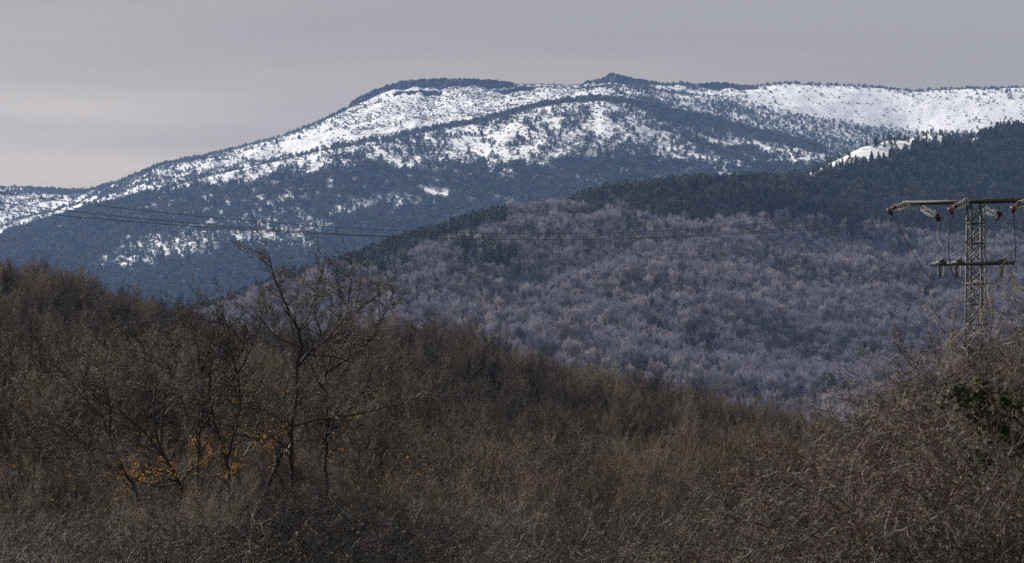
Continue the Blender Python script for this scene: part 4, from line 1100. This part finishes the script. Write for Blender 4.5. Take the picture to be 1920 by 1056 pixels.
# ------------------------------------------------------------------ air, sky, sun
bm_ = 14000
vs = [(-4200, -420, -640), (4200, -420, -640), (4200, 11300, -640), (-4200, 11300, -640), (-4200, -420, 1010), (4200, -420, 1010), (4200, 11300, 1010), (-4200, 11300, 1010)]
hz = mesh('haze', np.array(vs, float), np.array([(3, 2, 1, 0), (4, 5, 6, 7), (0, 1, 5, 4), (1, 2, 6, 5), (2, 3, 7, 6), (3, 0, 4, 7)]), None, mats=[bpy.data.materials.new('haze_air')])
hm_ = hz.data.materials[0]; hm_.use_nodes = True; nt = hm_.node_tree; nt.nodes.clear()
out = N(nt, 'ShaderNodeOutputMaterial'); pv = N(nt, 'ShaderNodeVolumePrincipled'); nt.links.new(pv.outputs[0], out.inputs['Volume'])
pv.inputs['Color'].default_value = (.32, .52, 1., 1); pv.inputs['Density'].default_value = 3.9e-5; pv.inputs['Anisotropy'].default_value = 0.15
hz['kind'] = 'stuff'; tag(hz, 'blue haze filling the air over the valleys', 'haze')
terrain['label'] = 'ground of the valley, the hills and the snowy range'

SUN_EL = math.radians(33); SUN_AZ = math.radians(-56)      # azimuth measured from the view direction, negative is left
sd = Vector((math.sin(SUN_AZ)*math.cos(SUN_EL), math.cos(SUN_AZ)*math.cos(SUN_EL), math.sin(SUN_EL)))
sl = bpy.data.lights.new('sun', 'SUN'); sl.energy = 5.0; sl.angle = math.radians(.6); sl.color = (1, .95, .87)
so = bpy.data.objects.new('sun', sl); col.objects.link(so); so.rotation_euler = (-sd).to_track_quat('-Z', 'Y').to_euler()
w = bpy.data.worlds.new('World'); scene.world = w; w.use_nodes = True; nt = w.node_tree; bg = nt.nodes['Background']
sky = N(nt, 'ShaderNodeTexSky', sky_type='NISHITA'); sky.sun_disc = False; sky.sun_elevation = SUN_EL; sky.sun_rotation = SUN_AZ; sky.air_density = 1; sky.dust_density = 2
tc = N(nt, 'ShaderNodeTexCoord'); sp = N(nt, 'ShaderNodeSeparateXYZ'); nt.links.new(tc.outputs['Generated'], sp.inputs[0])
mp = N(nt, 'ShaderNodeMapping'); mp.inputs['Scale'].default_value = (3, 3, 34); nt.links.new(tc.outputs['Generated'], mp.inputs[0])
cn = noise(nt, 1.6, 4, mp.outputs[0], .5)
# a thin grey overcast: paler towards the horizon and towards the left
el = N(nt, 'ShaderNodeMath', operation='MULTIPLY_ADD'); nt.links.new(cn, el.inputs[0]); el.inputs[1].default_value = .10; nt.links.new(sp.outputs[2], el.inputs[2])
az = N(nt, 'ShaderNodeMath', operation='MULTIPLY_ADD'); nt.links.new(sp.outputs[0], az.inputs[0]); az.inputs[1].default_value = .13; nt.links.new(el.outputs[0], az.inputs[2])
cl = ramp(nt, az.outputs[0], [(.0, (11.8, 10.3, 8.1)), (.06, (11.2, 9.7, 7.7)), (.082, (7.9, 6.5, 4.9)), (.105, (6.4, 5.2, 3.8)), (.125, (5.2, 4.2, 3.15)), (.15, (4.6, 3.75, 2.8)), (.175, (3.8, 3.2, 2.6)), (.3, (4.3, 4.1, 4.0)), (1., (4.2, 4.3, 4.7))])
sc_ = mix(nt, .88, sky.outputs[0], cl)
nt.links.new(sc_, bg.inputs[0]); bg.inputs[1].default_value = .1

cam = bpy.data.cameras.new('camera'); co_ = bpy.data.objects.new('camera', cam); col.objects.link(co_); scene.camera = co_
co_.location = (0, 0, 0); co_.rotation_euler = (math.radians(90), 0, 0)
cam.sensor_width = 36; cam.lens = 36*F/1920; cam.shift_y = (HZ-528)/1920; cam.clip_start = .5; cam.clip_end = 40000
cam.dof.use_dof = True; cam.dof.focus_distance = 400; cam.dof.aperture_fstop = 11
scene.view_settings.view_transform = 'Standard'; scene.view_settings.look = 'None'; scene.view_settings.exposure = .12; scene.view_settings.gamma = 1
scene.render.resolution_x = 1024; scene.render.resolution_y = 563
cy = scene.cycles; cy.sample_clamp_direct = 5; cy.sample_clamp_indirect = 3; cy.max_bounces = 5; cy.diffuse_bounces = 2; cy.glossy_bounces = 2; cy.transmission_bounces = 4; cy.volume_bounces = 0; cy.transparent_max_bounces = 4
cy.use_denoising = False; cy.denoiser = 'OPENIMAGEDENOISE'; cy.denoising_prefilter = 'ACCURATE'; cy.use_adaptive_sampling = False
